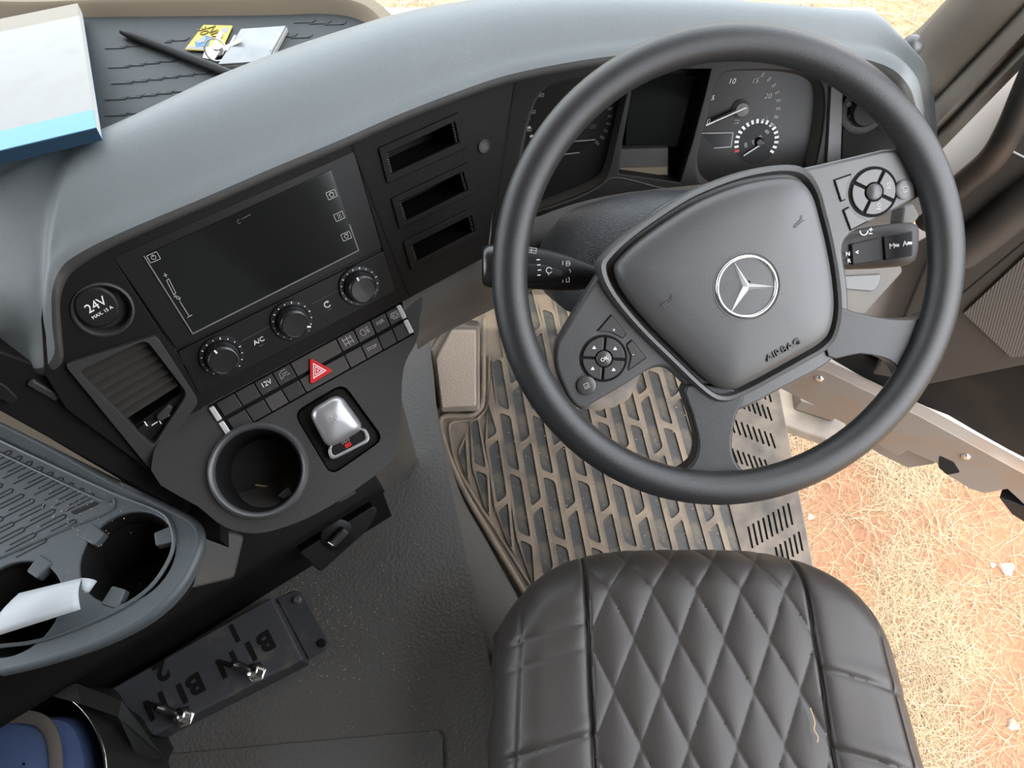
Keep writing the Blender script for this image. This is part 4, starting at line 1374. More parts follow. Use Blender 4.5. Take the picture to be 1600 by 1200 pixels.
# left dial
cL, rL = dial((893, 180), 58, 20, -45, 7, 0.004, 'speedometer_blocks', M_dim)
dial((893, 185), 66, 215, 180, 4, 0.003, 'fuel_blocks', M_white)
for s, (x, y), z_, m_ in (('80', (845, 149), .0075, M_print), ('60', (832, 175), .0075, M_print), ('40', (826, 203), .007, M_print), ('120', (924, 198), .0075, M_dim), ('100', (900, 140), .0075, M_dim)):
    u, v = FR.uv(x, y)
    text(FR, u, v, 0.0006, s, z_, m_, ic, shear=0.25)
u, v = FR.uv(872, 243)
strokes('fuel_mark', FR, [[(u - .0015, v - .003), (u - .0015, v + .003)], [(u - .003, v), (u + .001, v)]], 0.0025, 0.0006, M_white, ic)
# lip line below the dials
lip = [FK.p(*FK.uv(x, y), 0.004) for x, y in ((828, 333), (900, 309), (936, 290), (962, 276), (1030, 292), (1064, 296))]
tube('binnacle_edge', catmull(lip, 4), 0.0016, M_lower, ic, 6)
# light grey post and lamp switch panel right of the dials
prism('side_post', FK, FK.px([(1297, 130), (1316, 132), (1310, 300), (1288, 300)], .006), 0.0, 0.010, M_hub, ic, bevel=0.001)
lp_ = empty('lamp_switch', FK.p(*FK.uv(1350, 190)))
lp_.parent = ic
lp_.location = ORG[lp_.name] - ORG[ic.name]
prism('switch_plate', FK, FK.px([(1319, 128), (1420, 128), (1440, 190), (1440, 290), (1312, 295)], .004), 0.0, 0.006, M_fascia, lp_, bevel=0.001)
lc = FK.uv(1348, 172, .006)
lathe('switch_ring', FK, *lc, [(0.030, 0.005), (0.030, 0.0085), (0.028, 0.0095), (0.021, 0.009), (0.020, 0.006), (0.0001, 0.006)], M_fascia2, lp_, 36)
lathe('switch_knob', FK, *lc, [(0.0185, 0.006), (0.018, 0.019), (0.0165, 0.021), (0.0001, 0.021)], M_black, lp_, 30)
for (x, y) in ((1327, 163), (1329, 181)):
    u, v = FK.uv(x, y, .009)
    sym('switch_mark', FK, (u, v), 0.0028, [arc(0, 0, .8, 0, 360, 10), [(-.3, 0), (.3, 0)]], 0.0006, 0.0098, M_print, lp_)
# hood lining between the pad's lip and the instruments
la = [hz(*p, .786) for p in ((796, 122), (906, 106), (1010, 98), (1110, 95), (1230, 97), (1320, 100), (1366, 106), (1396, 112), (1416, 122))] + [hz(1432, 145, .77), hz(1440, 180, .745), hz(1446, 215, .715)]
lb = [FK.p(*FK.uv(*p), 0.0) for p in ((796, 118), (906, 102), (1010, 96), (1110, 94), (1230, 94), (1320, 98), (1370, 104), (1400, 112), (1425, 125), (1442, 150), (1455, 190), (1470, 260))]
la, lb = catmull(la, 3), catmull(lb, 3)
secs = [[a + np.array([0, 0.005, 0.004]), a * 0.5 + c * 0.5 + np.array([0, 0.008, 0.004]), c] for a, c in zip(la, lb)]
loft('hood_lining', secs, M_fascia, ic)

# =================================================================== STEERING COLUMN AND STALKS
co = empty('column_cowl', FW.p(0, 0, -0.12), 'black grained steering column cowl behind the steering wheel', 'cowl')
secs = []
for h, hw, v0, v1, r in ((-0.030, 0.045, -0.045, 0.045, 0.03), (-0.045, 0.060, -0.055, 0.055, 0.035), (-0.065, 0.085, -0.060, 0.075, 0.04), (-0.10, 0.12, -0.062, 0.088, 0.045), (-0.15, 0.155, -0.06, 0.085, 0.05), (-0.22, 0.165, -0.05, 0.07, 0.05), (-0.30, 0.165, -0.04, 0.05, 0.04)):
    lp2 = rpoly([(-hw, v0 + 0.02), (-hw * 0.55, v0), (hw * 0.55, v0), (hw, v0 + 0.02), (hw, v1 - 0.02), (hw * 0.6, v1), (-hw * 0.6, v1), (-hw, v1 - 0.02)], r * 0.5, 4)
    secs.append([FW.p(u, v, h) for u, v in lp2])
loft('cowl', secs, mat('cowl_vinyl', (0.028, 0.029, 0.031), 0.42, spec=0.55, bump=(620, 0.5, 'voronoi')), co, closed_u=True, caps=True)

STH = -0.062


def stalk(name, label, side_, pts, radii, caps_, prints):
    st = empty(name, FW.p(*FW.uv(*pts[0], STH), STH), label, 'stalk', 'steering column stalks')
    P = [FW.p(*FW.uv(x, y, STH), STH) for x, y in pts]
    return st, P


FH = FW.off(STH)
# left stalk (lamps and wiper)
st = empty('column_stalk', FH.p(*FH.uv(900, 425)), 'black lamp and wiper stalk left of the steering wheel hub', 'stalk', 'steering column stalks')
prof = [(962, 432, 10, 8), (930, 433, 17, 11), (905, 430, 24, 15), (880, 426, 29, 19), (850, 421, 32, 20), (815, 418, 33, 20), (795, 417, 33, 19)]
pxm = 0.775 / FPX
secs = []
for (x, y, hh, th) in prof:
    u, v = FH.uv(x, y)
    secs.append([FH.p(u + 0.10 * hh * pxm * math.sin(a), v + hh * pxm * math.sin(a), th * pxm * math.cos(a)) for a in np.linspace(0, 2 * math.pi, 25)[:-1]])
loft('stalk_body', secs, M_black, st, closed_u=True, caps=True)
secs = []
for (x, y, hh, th) in ((876, 430, 15, 21.5), (850, 426, 21, 24), (815, 424, 22, 24), (797, 424, 22, 23)):
    u, v = FH.uv(x, y)
    secs.append([FH.p(u, v + hh * pxm * math.sin(a), th * pxm * math.cos(a)) for a in np.linspace(-math.pi / 2, math.pi / 2, 13)])
loft('wiper_ring', secs, M_unit, st, closed_u=True, caps=True)
secs = []
for (x, y, hh, th) in ((796, 418, 34, 20), (780, 417, 35, 22), (764, 416, 34, 22), (756, 416, 31, 19), (753, 416, 26, 14)):
    u, v = FH.uv(x, y)
    secs.append([FH.p(u, v + hh * pxm * math.sin(a), th * pxm * math.cos(a)) for a in np.linspace(0, 2 * math.pi, 25)[:-1]])
loft('push_end', secs, M_knob, st, closed_u=True, caps=True)
HS = 25.5 * pxm
for (x, y, ls) in ((886, 412, [[(-1, -.6), (-1, .6)], [(-.2, -.5), (-.2, .5), (.5, .5)], arc(.2, 0, .5, -90, 90, 6), [(-.2, -.5), (.2, -.5)], [(-.2, 0), (.5, 0)]]), (887, 424, [arc(.2, 0, .45, -90, 200, 8), [(-.6, .2), (-.2, .2)], [(-.6, -.2), (-.2, -.2)]]), (886, 437, [[(-1, -.6), (-1, .6)], [(-.2, -.5), (.5, -.5), (.5, .5), (-.2, .5), (-.2, -.5)]])):
    u, v = FH.uv(x, y, 16 * pxm)
    sym('lamp_mark', FH, (u, v), 0.0044, ls, 0.0007, 17.5 * pxm, M_white, st)
u, v = FH.uv(858, 423, HS)
sym('wiper_mark', FH, (u, v), 0.0042, [arc(0, .1, .7, 30, 330, 10), [(-.3, -.4), (-.1, -1)]], 0.0007, HS, M_white, st)
u, v = FH.uv(830, 391, 0.01)
sym('washer_mark', FH, (u, v), 0.005, [[(-1, -.5), (1, -.5), (1, .5), (-1, .5), (-1, -.5)], [(0, -.5), (0, .5)], [(-1, 0), (1, 0)]], 0.0006, 0.013, M_print, st, -0.15)
for k, (x, y) in enumerate(((841, 406), (842, 414), (843, 422), (842, 430))):
    u, v = FH.uv(x, y, HS)
    strokes('ring_mark', FH, [[(u - .0014, v), (u + .0014, v + .0002)]], 0.0009, HS + 0.0003, M_white, st)
# right stalk (gear selector)
st = empty('column_stalk', FH.p(*FH.uv(1370, 385)), 'black gear selector stalk right of the steering wheel hub marked M and A', 'stalk', 'steering column stalks')
secs = []
for (x, y, hh, th) in ((1255, 398, 20, 16), (1290, 395, 26, 20), (1325, 391, 31, 24), (1360, 387, 34, 25), (1400, 383, 35, 25), (1416, 381, 34, 24), (1424, 380, 30, 20), (1428, 380, 22, 13)):
    u, v = FH.uv(x, y)
    secs.append([FH.p(u, v + hh * pxm * math.copysign(abs(math.sin(a)) ** 0.6, math.sin(a)), th * pxm * math.copysign(abs(math.cos(a)) ** 0.6, math.cos(a))) for a in np.linspace(0, 2 * math.pi, 33)[:-1]])
loft('stalk_body', secs, M_fascia2, st, closed_u=True, caps=True)
h2 = 25 * pxm
prism('selector_ring', FH, rpoly(FH.px([(1328, 381), (1372, 371), (1374, 408), (1330, 414)], h2), 0.002), 0.004, h2 + 0.003, M_black, st, bevel=0.0025, seg=3)
prism('selector_end', FH, rpoly(FH.px([(1378, 369), (1424, 361), (1424, 400), (1381, 407)], h2), 0.002), 0.004, h2 + 0.003, M_black, st, bevel=0.0025, seg=3)
u, v = FH.uv(1391, 385, h2)
text(FH, u, v, h2 + 0.0033, 'M', 0.0078, M_white, st, 0.15)
u, v = FH.uv(1411, 381, h2)
text(FH, u, v, h2 + 0.0033, 'A', 0.0078, M_white, st, 0.15)
for (x, y) in ((1398, 383.5), (1418, 380)):
    u, v = FH.uv(x, y, h2)
    strokes('selector_mark', FH, [[(u - .0012, v), (u + .002, v)]], 0.0028, h2 + 0.0035, M_white, st)
u, v = FH.uv(1337, 394, h2)
strokes('selector_arrow', FH, [[(u + .001, v + .0012), (u - .0014, v), (u + .001, v - .0012)]], 0.0009, h2 + 0.0035, M_white, st)
u, v = FH.uv(1324, 397, h2)
text(FH, u, v, h2 + 0.001, 'N', 0.006, M_white, st, 0.1)
u, v = FH.uv(1326, 408, h2)
text(FH, u, v, h2 + 0.001, 'R', 0.006, M_white, st, 0.1)
u, v = FH.uv(1352, 361, h2)
sym('paddle_mark', FH, (u, v), 0.005, [arc(-.3, 0, .8, 180, 360, 10), [(.8, .3), (1.4, .3)], [(1.1, 0), (1.1, .6)], [(.8, -.5), (1.4, -.5)]], 0.0011, h2 + 0.0006, M_white, st)
prism('hinge_lug', FH, FH.px([(1408, 322), (1424, 318), (1434, 338), (1418, 358), (1404, 350)], -0.01), -0.03, -0.005, M_lower, st, bevel=0.003)

# =================================================================== STEERING WHEEL
sw = empty('steering_wheel', FW.p(0, 0), 'black four spoke steering wheel with silver star emblem and round button pods', 'steering wheel')
secs = []
NR = 120
for i in range(NR):
    a = 2 * math.pi * i / NR
    row = []
    for k in range(22):
        s = 2 * math.pi * k / 22
        rr = 0.2115 + 0.0168 * math.cos(s)
        row.append(FW.p(rr * math.cos(a), rr * math.sin(a), 0.0155 * math.sin(s)))
    secs.append(row)
loft('rim', secs, M_rim, sw, closed_u=True, closed_v=True)
PH = -0.006
pl_px = [(868, 540), (868, 575), (888, 622), (908, 640), (925, 632), (980, 600), (1020, 576), (1048, 580), (1085, 615), (1118, 638), (1142, 643), (1168, 637), (1225, 607), (1285, 575), (1316, 545), (1327, 500), (1325, 440), (1318, 392), (1330, 366), (1380, 338), (1440, 306), (1441, 282), (1424, 250), (1398, 232), (1340, 243), (1255, 262), (1190, 270), (1120, 282), (1070, 302), (1020, 332), (975, 375), (935, 428), (905, 475), (878, 520)]
plp = [tuple(p) for p in catmull(FW.px(pl_px, PH), 3, True)]
prism('spoke_carrier', FW, plp, -0.030, PH, M_hub, sw, bevel=0.006, seg=4)
# two lower spokes
for px_ in ([(1070, 600), (1079, 650), (1088, 690), (1080, 722), (1052, 742), (1046, 760), (1110, 768), (1180, 762), (1176, 748), (1152, 726), (1142, 695), (1148, 650), (1158, 610)],
            [(1290, 480), (1332, 487), (1380, 497), (1425, 498), (1450, 488), (1468, 482), (1466, 540), (1440, 590), (1420, 612), (1410, 604), (1406, 586), (1386, 562), (1340, 552), (1290, 556)]):
    q = [tuple(p) for p in catmull(FW.px(px_, -0.008), 3, True)]
    prism('spoke', FW, q, -0.026, -0.003, M_rim, sw, bevel=0.009, seg=5)
# airbag pad with dark groove and raised surround
pad_px = [(962, 422), (972, 402), (1010, 368), (1075, 324), (1120, 302), (1169, 285), (1221, 276), (1254, 281), (1273, 304), (1284, 340), (1294, 380), (1303, 430), (1307, 480), (1300, 518), (1284, 538), (1255, 555), (1210, 580), (1170, 601), (1140, 611), (1113, 600), (1060, 550), (1015, 505), (977, 458)]
pdp = [tuple(p) for p in catmull(FW.px(pad_px, 0.012), 4, True)]
pc = np.mean(pdp, 0)
sur = [tuple(pc + (np.array(p) - pc) * 1.10) for p in pdp]
n = len(pdp)
secs = []
for s, h in ((1.135, -0.012), (1.125, 0.000), (1.10, 0.005), (1.065, 0.004), (1.045, -0.004), (1.03, -0.012)):
    secs.append([FW.p(*(pc + (np.array(p) - pc) * s), h) for p in pdp])
loft('pad_surround', secs, M_hub, sw, closed_u=True)
secs = []
for s, h in ((1.0, -0.014), (1.0, 0.004), (0.985, 0.009), (0.955, 0.0125), (0.90, 0.0155), (0.75, 0.0185), (0.55, 0.020), (0.3, 0.0208), (0.02, 0.021)):
    secs.append([FW.p(*(pc + (np.array(p) - pc) * s), h) for p in pdp])
ab = loft('airbag_pad', secs, M_hub, sw, closed_u=True)
prism('groove_floor', FW, [tuple(pc + (np.array(p) - pc) * 1.05) for p in pdp], -0.02, -0.010, M_matte, sw)
# star emblem
em = empty('emblem', FW.p(*FW.uv(1167, 448, 0.02), 0.02))
em.parent = sw
em.location = ORG[em.name] - ORG[sw.name]
ec = FW.uv(1167, 448, 0.0215)
ER = np.linalg.norm(np.array(FW.uv(1167 + 46, 448, .0215)) - np.array(ec))
lathe('emblem_disc', FW, *ec, [(ER * 1.16, 0.017), (ER * 1.13, 0.0213), (ER * 1.04, 0.0205), (ER * 0.99, 0.0185), (0.0001, 0.0192)], M_hub, em, 48)
secs = []
for k in range(64):
    a = 2 * math.pi * k / 64
    secs.append([FW.p(ec[0] + (ER + 0.0018 * math.cos(s)) * math.cos(a), ec[1] + (ER + 0.0018 * math.cos(s)) * math.sin(a), 0.0208 + 0.0020 * math.sin(s)) for s in np.linspace(0, 2 * math.pi, 11)[:-1]])
loft('emblem_ring', secs, M_chrome, em, closed_u=True, closed_v=True)
V, F = [FW.p(*ec, 0.0262)], []
for k in range(3):
    a = math.radians(120 + 120 * k)
    b_ = a + math.radians(60)
    V.append(FW.p(ec[0] + ER * math.cos(a), ec[1] + ER * math.sin(a), 0.0212))
    V.append(FW.p(ec[0] + ER * 0.17 * math.cos(b_), ec[1] + ER * 0.17 * math.sin(b_), 0.0194))
for k in range(6):
    F.append([0, 1 + k, 1 + (k + 1) % 6])
F.append([1, 6, 5, 4, 3, 2])
mk('emblem_star', V, F, M_star, em)
u, v = FW.uv(1222, 546, 0.015)
text(FW, u, v, 0.0168, 'AIRBAG', 0.0092, M_emboss, ab, math.radians(29), thick=0.0022, sx=1.15)
for (x, y, r_) in ((1247, 347, 0.5), (1043, 471, 0.4)):
    u, v = FW.uv(x, y, 0.017)
    sym('horn_mark', FW, (u, v), 0.006, [[(-1, -.2), (.6, .2), (.9, .7)], [(-1, -.2), (-.9, -.5), (.7, -.1), (1, -.3)]], 0.0006, 0.0200, M_hub, ab, r_)
# button pods
HB = PH + 0.0022


def pod(cx, cy, r_px, rot, small, tri_a, tri_b, marks_):
    c = np.array(FW.uv(cx, cy, PH))
    r = np.linalg.norm(np.array(FW.uv(cx + r_px, cy, PH)) - c)
    pd = empty('button_pod', FW.p(*c, PH))
    pd.parent = sw
    pd.location = ORG[pd.name] - ORG[sw.name]
    lathe('pod_recess', FW, *c, [(r * 1.12, PH - 0.001), (r * 1.12, PH + 0.0006), (r * 1.04, PH + 0.0006), (r * 1.03, PH + 0.0002), (0.0001, PH + 0.0002)], M_matte, pd, 40)
    for k in range(4):
        a0 = rot + k * math.pi / 2
        g = 0.07
        pts = [tuple(c + r * 0.42 * np.array([math.cos(a0 + t), math.sin(a0 + t)])) for t in np.linspace(math.pi / 2 - g * 2, g * 2, 7)] + [tuple(c + r * np.array([math.cos(a0 + t), math.sin(a0 + t)])) for t in np.linspace(g, math.pi / 2 - g, 10)]
        bt = prism('quadrant_button', FW, pts, PH - 0.001, HB, M_wbtn, pd, bevel=0.0008)
        if marks_:
            m_ = c + r * 0.70 * np.array([math.cos(a0 + math.pi / 4), math.sin(a0 + math.pi / 4)])
            strokes('arrow_mark', FW, [[(m_[0] - .0013, m_[1] - .0008), (m_[0] + .0013, m_[1] - .0008), (m_[0], m_[1] + .0013), (m_[0] - .0013, m_[1] - .0008)]], 0.0010, HB + 0.0003, M_white, bt)
        elif k in (0, 3):
            m_ = c + r * 0.70 * np.array([math.cos(a0 + math.pi / 4), math.sin(a0 + math.pi / 4)])
            sym('button_mark', FW, m_, 0.0035, [arc(0, .4, .5, 0, 360, 8), [(-.6, -.6), (.6, -.6)]], 0.0006, HB + 0.0003, M_print, bt)
    cb = lathe('centre_button', FW, *c, [(r * 0.36, PH - 0.001), (r * 0.36, HB + 0.0010), (r * 0.30, HB + 0.0020), (0.0001, HB + 0.0026)], M_wbtn, pd, 28)
    if marks_:
        text(FW, c[0], c[1], HB + 0.0029, 'OK', 0.0052, M_white, cb, math.radians(25))
    s_ = np.array(FW.uv(*small, PH))
    lathe('round_button', FW, *s_, [(r * 0.50, PH - 0.001), (r * 0.50, PH + 0.0004), (r * 0.45, PH + 0.0004), (r * 0.44, HB), (r * 0.36, HB + 0.0008), (0.0001, HB + 0.0002)], M_wbtn, pd, 28)
    sym('button_mark', FW, s_, 0.0034, [[(-.7, -.7), (.7, -.7), (.7, .7), (-.7, .7), (-.7, -.7)], [(-.3, -.2), (.3, -.2), (.3, .3)]], 0.0006, HB + 0.0010, M_print, pd, 0.4)
    for tri, ch_ in ((tri_a, '+'), (tri_b, '-')):
        q = FW.px(tri, PH)
        qc = np.mean(q, 0)
        prism('gap', FW, grow(q, 1.10), PH - 0.001, PH + 0.0003, M_matte, pd)
        tb_ = prism('rocker_button', FW, q, PH - 0.001, HB, M_wbtn, pd, bevel=0.0008)
        if marks_:
            text(FW, qc[0], qc[1], HB + 0.0003, ch_, 0.006, M_white, tb_, 0.4)


pod(943, 560, 33, math.radians(-3), (916, 602), [(955, 493), (977, 521), (972, 528), (955, 519), (934, 517)], [(987, 532), (1008, 559), (982, 577), (986, 557), (979, 539)], True)
pod(1364, 300, 34, math.radians(-23), (1412, 296), [(1303, 282), (1329, 273), (1323, 287), (1320, 311), (1313, 314)], [(1317, 329), (1326, 324), (1337, 337), (1355, 345), (1328, 359)], False)

# =================================================================== LEFT CONSOLE TRAY
CZ = 0.55
FC2 = zfr(CZ)
ct = empty('console_tray', (-0.7, -0.2, CZ), 'blue grey plastic console tray with ribbed floor and two cup wells', 'tray')
out = [(-1.10, 0.02)] + [tuple(p) for p in catmull(FC2.px([(-40, 640), (0, 662), (80, 702), (170, 752), (250, 790), (292, 812), (308, 832), (304, 862), (275, 915), (225, 962), (150, 1001), (60, 1031), (0, 1045)]), 4)] + [(-0.80, -0.345), (-1.10, -0.36)]
w1c, w2c = FC2.uv(199, 869), FC2.uv(20, 950)
wr_ = 0.0505
plate('tray_top', FC2, out, [circ(*w1c, wr_, 40), circ(*w2c, wr_ * 0.98, 40)], -0.03, 0.0, M_tray, ct, bevel=0.0018)
for c_, r_ in ((w1c, wr_), (w2c, wr_ * 0.98)):
    lathe('cup_well', FC2, *c_, [(r_ + 0.0005, -0.001), (r_ * 0.97, -0.012), (r_ * 0.90, -0.06), (r_ * 0.86, -0.085), (0.0001, -0.086)], M_black, ct, 40)
for (x, y, a) in ((144, 835, 150), (258, 838, 20), (178, 934, 255), (62, 885, 60)):
    u, v = FC2.uv(x, y)
    e = np.array([math.cos(math.radians(a)), math.sin(math.radians(a))])
    f_ = np.array([-e[1], e[0]])
    P = [np.array([u, v]) + e * s + f_ * t for s, t in ((-0.011, -0.008), (0.010, -0.010), (0.010, 0.010), (-0.011, 0.008))]
    prism('grip_tab', FC2, [tuple(p) for p in P], -0.012, 0.0015, M_tray, ct, bevel=0.002)
tube('outer_rim', [FC2.p(u, v, -0.006) for u, v in out[1:-2]], 0.0065, M_tray, ct, 10)
# raised rim line round the cup area and along the back of the ribbed floor
tube('rim_bead', catmull([FC2.p(*FC2.uv(x, y), 0.001) for x, y in ((-40, 668), (0, 688), (80, 726), (180, 772), (250, 800), (268, 822), (272, 850), (262, 880), (235, 918), (190, 950), (130, 978), (60, 1002), (0, 1010))], 4), 0.0022, M_tray, ct, 6)
tube('floor_bead', catmull([FC2.p(*FC2.uv(x, y), 0.0) for x, y in ((-40, 692), (0, 708), (80, 746), (160, 782), (178, 780), (170, 800), (100, 828), (0, 872), (-40, 890))], 4), 0.0016, M_tray, ct, 6)
# long hair-pin ribs of the tray floor
d1 = np.array(FC2.uv(110, 735)) - np.array(FC2.uv(60, 760))
for row_, (bx, by, k_, sx_, sy_) in enumerate(((-27, 730, 9, 16.2, 8.6), (-42, 783, 8, 16.5, 8.2), (-42, 836, 5, 17, 8.6))):
    for k in range(k_):
        x0, y0 = bx + sx_ * k, by + sy_ * k
        a = np.array(FC2.uv(x0, y0))
        L2 = 0.031
        e = d1 / np.linalg.norm(d1)
        f_ = np.array([-e[1], e[0]]) * 0.0042
        b2p = a + e * L2
        ls = [[a, b2p, b2p + f_ * 0.6 + e * 0.002, b2p + f_ * 1.2, a + f_ * 1.2 + e * 0.006]]
        strokes('floor_rib', FC2, ls, 0.0012, 0.0006, M_trayg, ct)
prism('drain_slot', FC2, rpoly(FC2.px([(110, 800), (150, 783), (155, 787), (116, 805)]), 0.003), -0.004, 0.0007, M_black, ct)
CV.clear(); CF.clear()
for _ in range(70):
    crumb(hz(random.gauss(115, 45), random.gauss(790, 22), CZ + 0.0008), random.uniform(0.0004, 0.0012))
for _ in range(18):
    u, v = w1c[0] + random.uniform(-.03, .03), w1c[1] + random.uniform(-.03, .03)
    crumb(FC2.p(u, v, -0.0855), random.uniform(0.0006, 0.0014))
o = mk('tray_grit', CV, CF, M_crumb, ct, recalc=False)
o['kind'] = 'stuff'

# folded receipt lying over the second cup well
secs = []
for i, t in enumerate(np.linspace(0, 1, 12)):
    ax, ay = 30 + (128 - 30) * t, 927 - (927 - 903) * t
    bx, by = -25 + (126 + 25) * t, 1000 - (1000 - 952) * t
    zz = CZ + 0.010 + 0.012 * math.sin(math.pi * t) + 0.004 * t
    A, B = hz(ax, ay, zz + 0.004), hz(bx, by, zz)
    secs.append([A + (B - A) * s + np.array([0, 0, 0.006 * math.sin(math.pi * s)]) for s in np.linspace(0, 1, 7)])
rc = loft('paper_receipt', secs, M_paper, None, solid=0.0006)
tag(rc, 'white folded paper receipt lying on the console tray cup well', 'paper')
curl = []
for t in np.linspace(0, 1, 7):
    a = math.pi * 1.15 * t
    A, B = hz(128, 903, CZ + 0.016), hz(127, 952, CZ + 0.014)
    o_ = np.array([0.010 * math.sin(a), 0, -0.010 * (1 - math.cos(a))])
    curl.append([A + o_, A + (B - A) * 0.4 + o_ * (1 - 0.5)])
loft('curled_end', curl, M_paper, rc, solid=0.0005)

# =================================================================== BIN SWITCH BOX
BZ = TZ + 0.045
FB = zfr(BZ)
bx_ = empty('toggle_switch_box', tuple(hz(330, 1040, TZ)), 'dark grey metal toggle switch box stencilled BIN on the engine tunnel', 'switch box')
quad = FB.px([(424, 932), (474, 1030), (238, 1150), (168, 1078)])
prism('box_cover', FB, quad, -0.045, 0.0, M_plate, bx_, bevel=0.004, seg=3)
FBF = zfr(TZ + 0.005)
fl_ = FBF.px([(432, 935), (463, 922), (470, 925), (514, 1002), (510, 1013), (482, 1030)])
prism('mounting_flange', FBF, fl_, -0.005, 0.0, M_plate, bx_, bevel=0.0015)
for (x, y, m_) in ((465, 938, M_steel), (503, 1005, M_black)):
    lathe('flange_bolt', FBF, *FBF.uv(x, y), [(0.0062, 0.0), (0.0062, 0.004), (0.0045, 0.006), (0.0001, 0.006)], m_, bx_, 12)
ba = np.array(FB.uv(246, 1000)) - np.array(FB.uv(400, 908))
brot = math.atan2(ba[1], ba[0])
for s_, x, y, sz in (('1', 366, 988, 0.036), ('2', 252, 1048, 0.036)):
    u, v = FB.uv(x, y)
    text(FB, u, v, 0.0004, s_, sz, M_matte, bx_, brot, name='stencil_digit', bold=0.0014)
for lt, x, y in (('B', 415, 1001), ('I', 392, 1016), ('N', 356, 1037), ('B', 305, 1068), ('I', 284, 1082), ('N', 244, 1102)):
    u, v = FB.uv(x, y)
    text(FB, u, v, 0.0004, lt, 0.037, M_matte, bx_, brot, name='stencil_letter', sx=1.0, bold=0.0016)
for (x, y, tx, ty) in ((402, 1051, 362, 1038), (290, 1120, 238, 1103)):
    tg = empty('toggle', FB.p(*FB.uv(x, y)))
    tg.parent = bx_
    tg.location = ORG[tg.name] - ORG[bx_.name]
    c = FB.uv(x, y)
    hexp = [(c[0] + 0.0135 * math.cos(math.pi / 3 * k + .3), c[1] + 0.0135 * math.sin(math.pi / 3 * k + .3)) for k in range(6)]
    prism('hex_nut', FB, hexp, 0.0, 0.005, M_chrome, tg, bevel=0.001)
    base = FB.p(*c, 0.005)
    tip = hz(tx, ty, BZ + 0.040)
    ax_ = (tip - base) / np.linalg.norm(tip - base)
    FT2 = Frame(base, (1, 0, 0.01), ax_ * 0.45 + np.array([0, 0, 1]) * 0.75)
    prof_ = []
    for k in range(9):
        prof_ += [(0.0098 if k % 2 else 0.0088, -0.004 + k * 0.0022)]
    lathe('threaded_collar', FT2, 0, 0, prof_ + [(0.0075, 0.0145), (0.0001, 0.0145)], M_chrome, tg, 20)
    pts = [base + ax_ * (0.010 + s) for s in np.linspace(0, 0.032, 6)]
    tube('toggle_lever', pts, [0.0042, 0.0046, 0.0054, 0.0062, 0.0066, 0.0045], M_knob, tg, 10)

# =================================================================== HOOPED LINER WITH BLUE BAG (lower left corner)
HBZ = 0.36
bk = empty('waste_holder', tuple(hz(40, 1200, TZ)), 'black plastic liner spread over a thin steel hoop in the lower left corner', 'waste holder')
hoop = [hz(x, y, HBZ) for x, y in ((-70, 1095), (-20, 1077), (20, 1069), (60, 1071), (100, 1086), (132, 1112), (155, 1150), (166, 1200), (160, 1260), (120, 1320), (40, 1350), (-60, 1330), (-110, 1260), (-110, 1160))]
hp = catmull(hoop, 6, True)
tube('steel_hoop', hp, 0.0017, M_chrome, bk, 8, closed=True)
hc_ = np.mean(hp, 0)
secs = []
for s, dz, wob in ((0.86, -0.12, 0.0), (0.93, -0.05, 0.005), (0.985, -0.004, 0.0), (1.0, 0.0035, 0.0), (1.03, -0.006, 0.004), (1.12, -0.035, 0.010), (1.26, -0.085, 0.02), (1.34, -0.13, 0.02)):
    secs.append([hc_ + (p - hc_) * (s + wob * math.sin(7 * i * 2 * math.pi / len(hp) + 1)) + np.array([0, 0, dz + wob * math.sin(11 * i * 2 * math.pi / len(hp))]) for i, p in enumerate(hp)])
loft('liner', secs, M_liner, bk, closed_u=True)
# flap of the liner folded over the hoop
FLP = zfr(HBZ + 0.006)
flap = [hz(62, 1082, HBZ + .008), hz(120, 1068, HBZ + .010), hz(190, 1095, HBZ - .0), hz(235, 1150, HBZ - 0.05), hz(256, 1182, HBZ - .08), hz(250, 1192, HBZ - .085), hz(218, 1192, HBZ - .06), hz(185, 1120, HBZ - 0.005), hz(126, 1100, HBZ + .008)]
V = list(flap) + [p + np.array([0, 0, -0.002]) for p in flap]
n = len(flap)
mk('liner_flap', V, [list(range(n)), list(range(n, 2 * n))[::-1]] + [[i, (i + 1) % n, n + (i + 1) % n, n + i] for i in range(n)], M_liner, bk)
# blue bag inside
bg = empty('blue_bag', tuple(hz(40, 1220, TZ)), 'blue fabric bag with a brown strap inside the hooped black liner', 'bag')
bz = HBZ - 0.02
bo = [hz(x, y, bz) for x, y in ((-60, 1120), (-10, 1122), (40, 1122), (95, 1118), (125, 1132), (142, 1175), (146, 1230), (130, 1300), (40, 1320), (-60, 1310), (-90, 1210))]
bo = catmull(bo, 5, True)
b0c = np.mean(bo, 0)
secs = [[b0c + (p - b0c) * s + np.array([0, 0, h]) for p in bo] for s, h in ((1.0, -0.10), (1.02, -0.03), (0.98, -0.004), (0.90, 0.006), (0.6, 0.010), (0.02, 0.011))]
loft('bag_body', secs, M_blue, bg, closed_u=True)
stp = catmull([hz(x, y, bz + 0.012) for x, y in ((-60, 1121), (-10, 1121), (40, 1120), (66, 1128), (80, 1146), (86, 1170), (88, 1205), (86, 1260), (80, 1310))], 5)
tube('strap', stp, 0.0062, M_braid, bg, 10, oval=(0.6, 1.25))

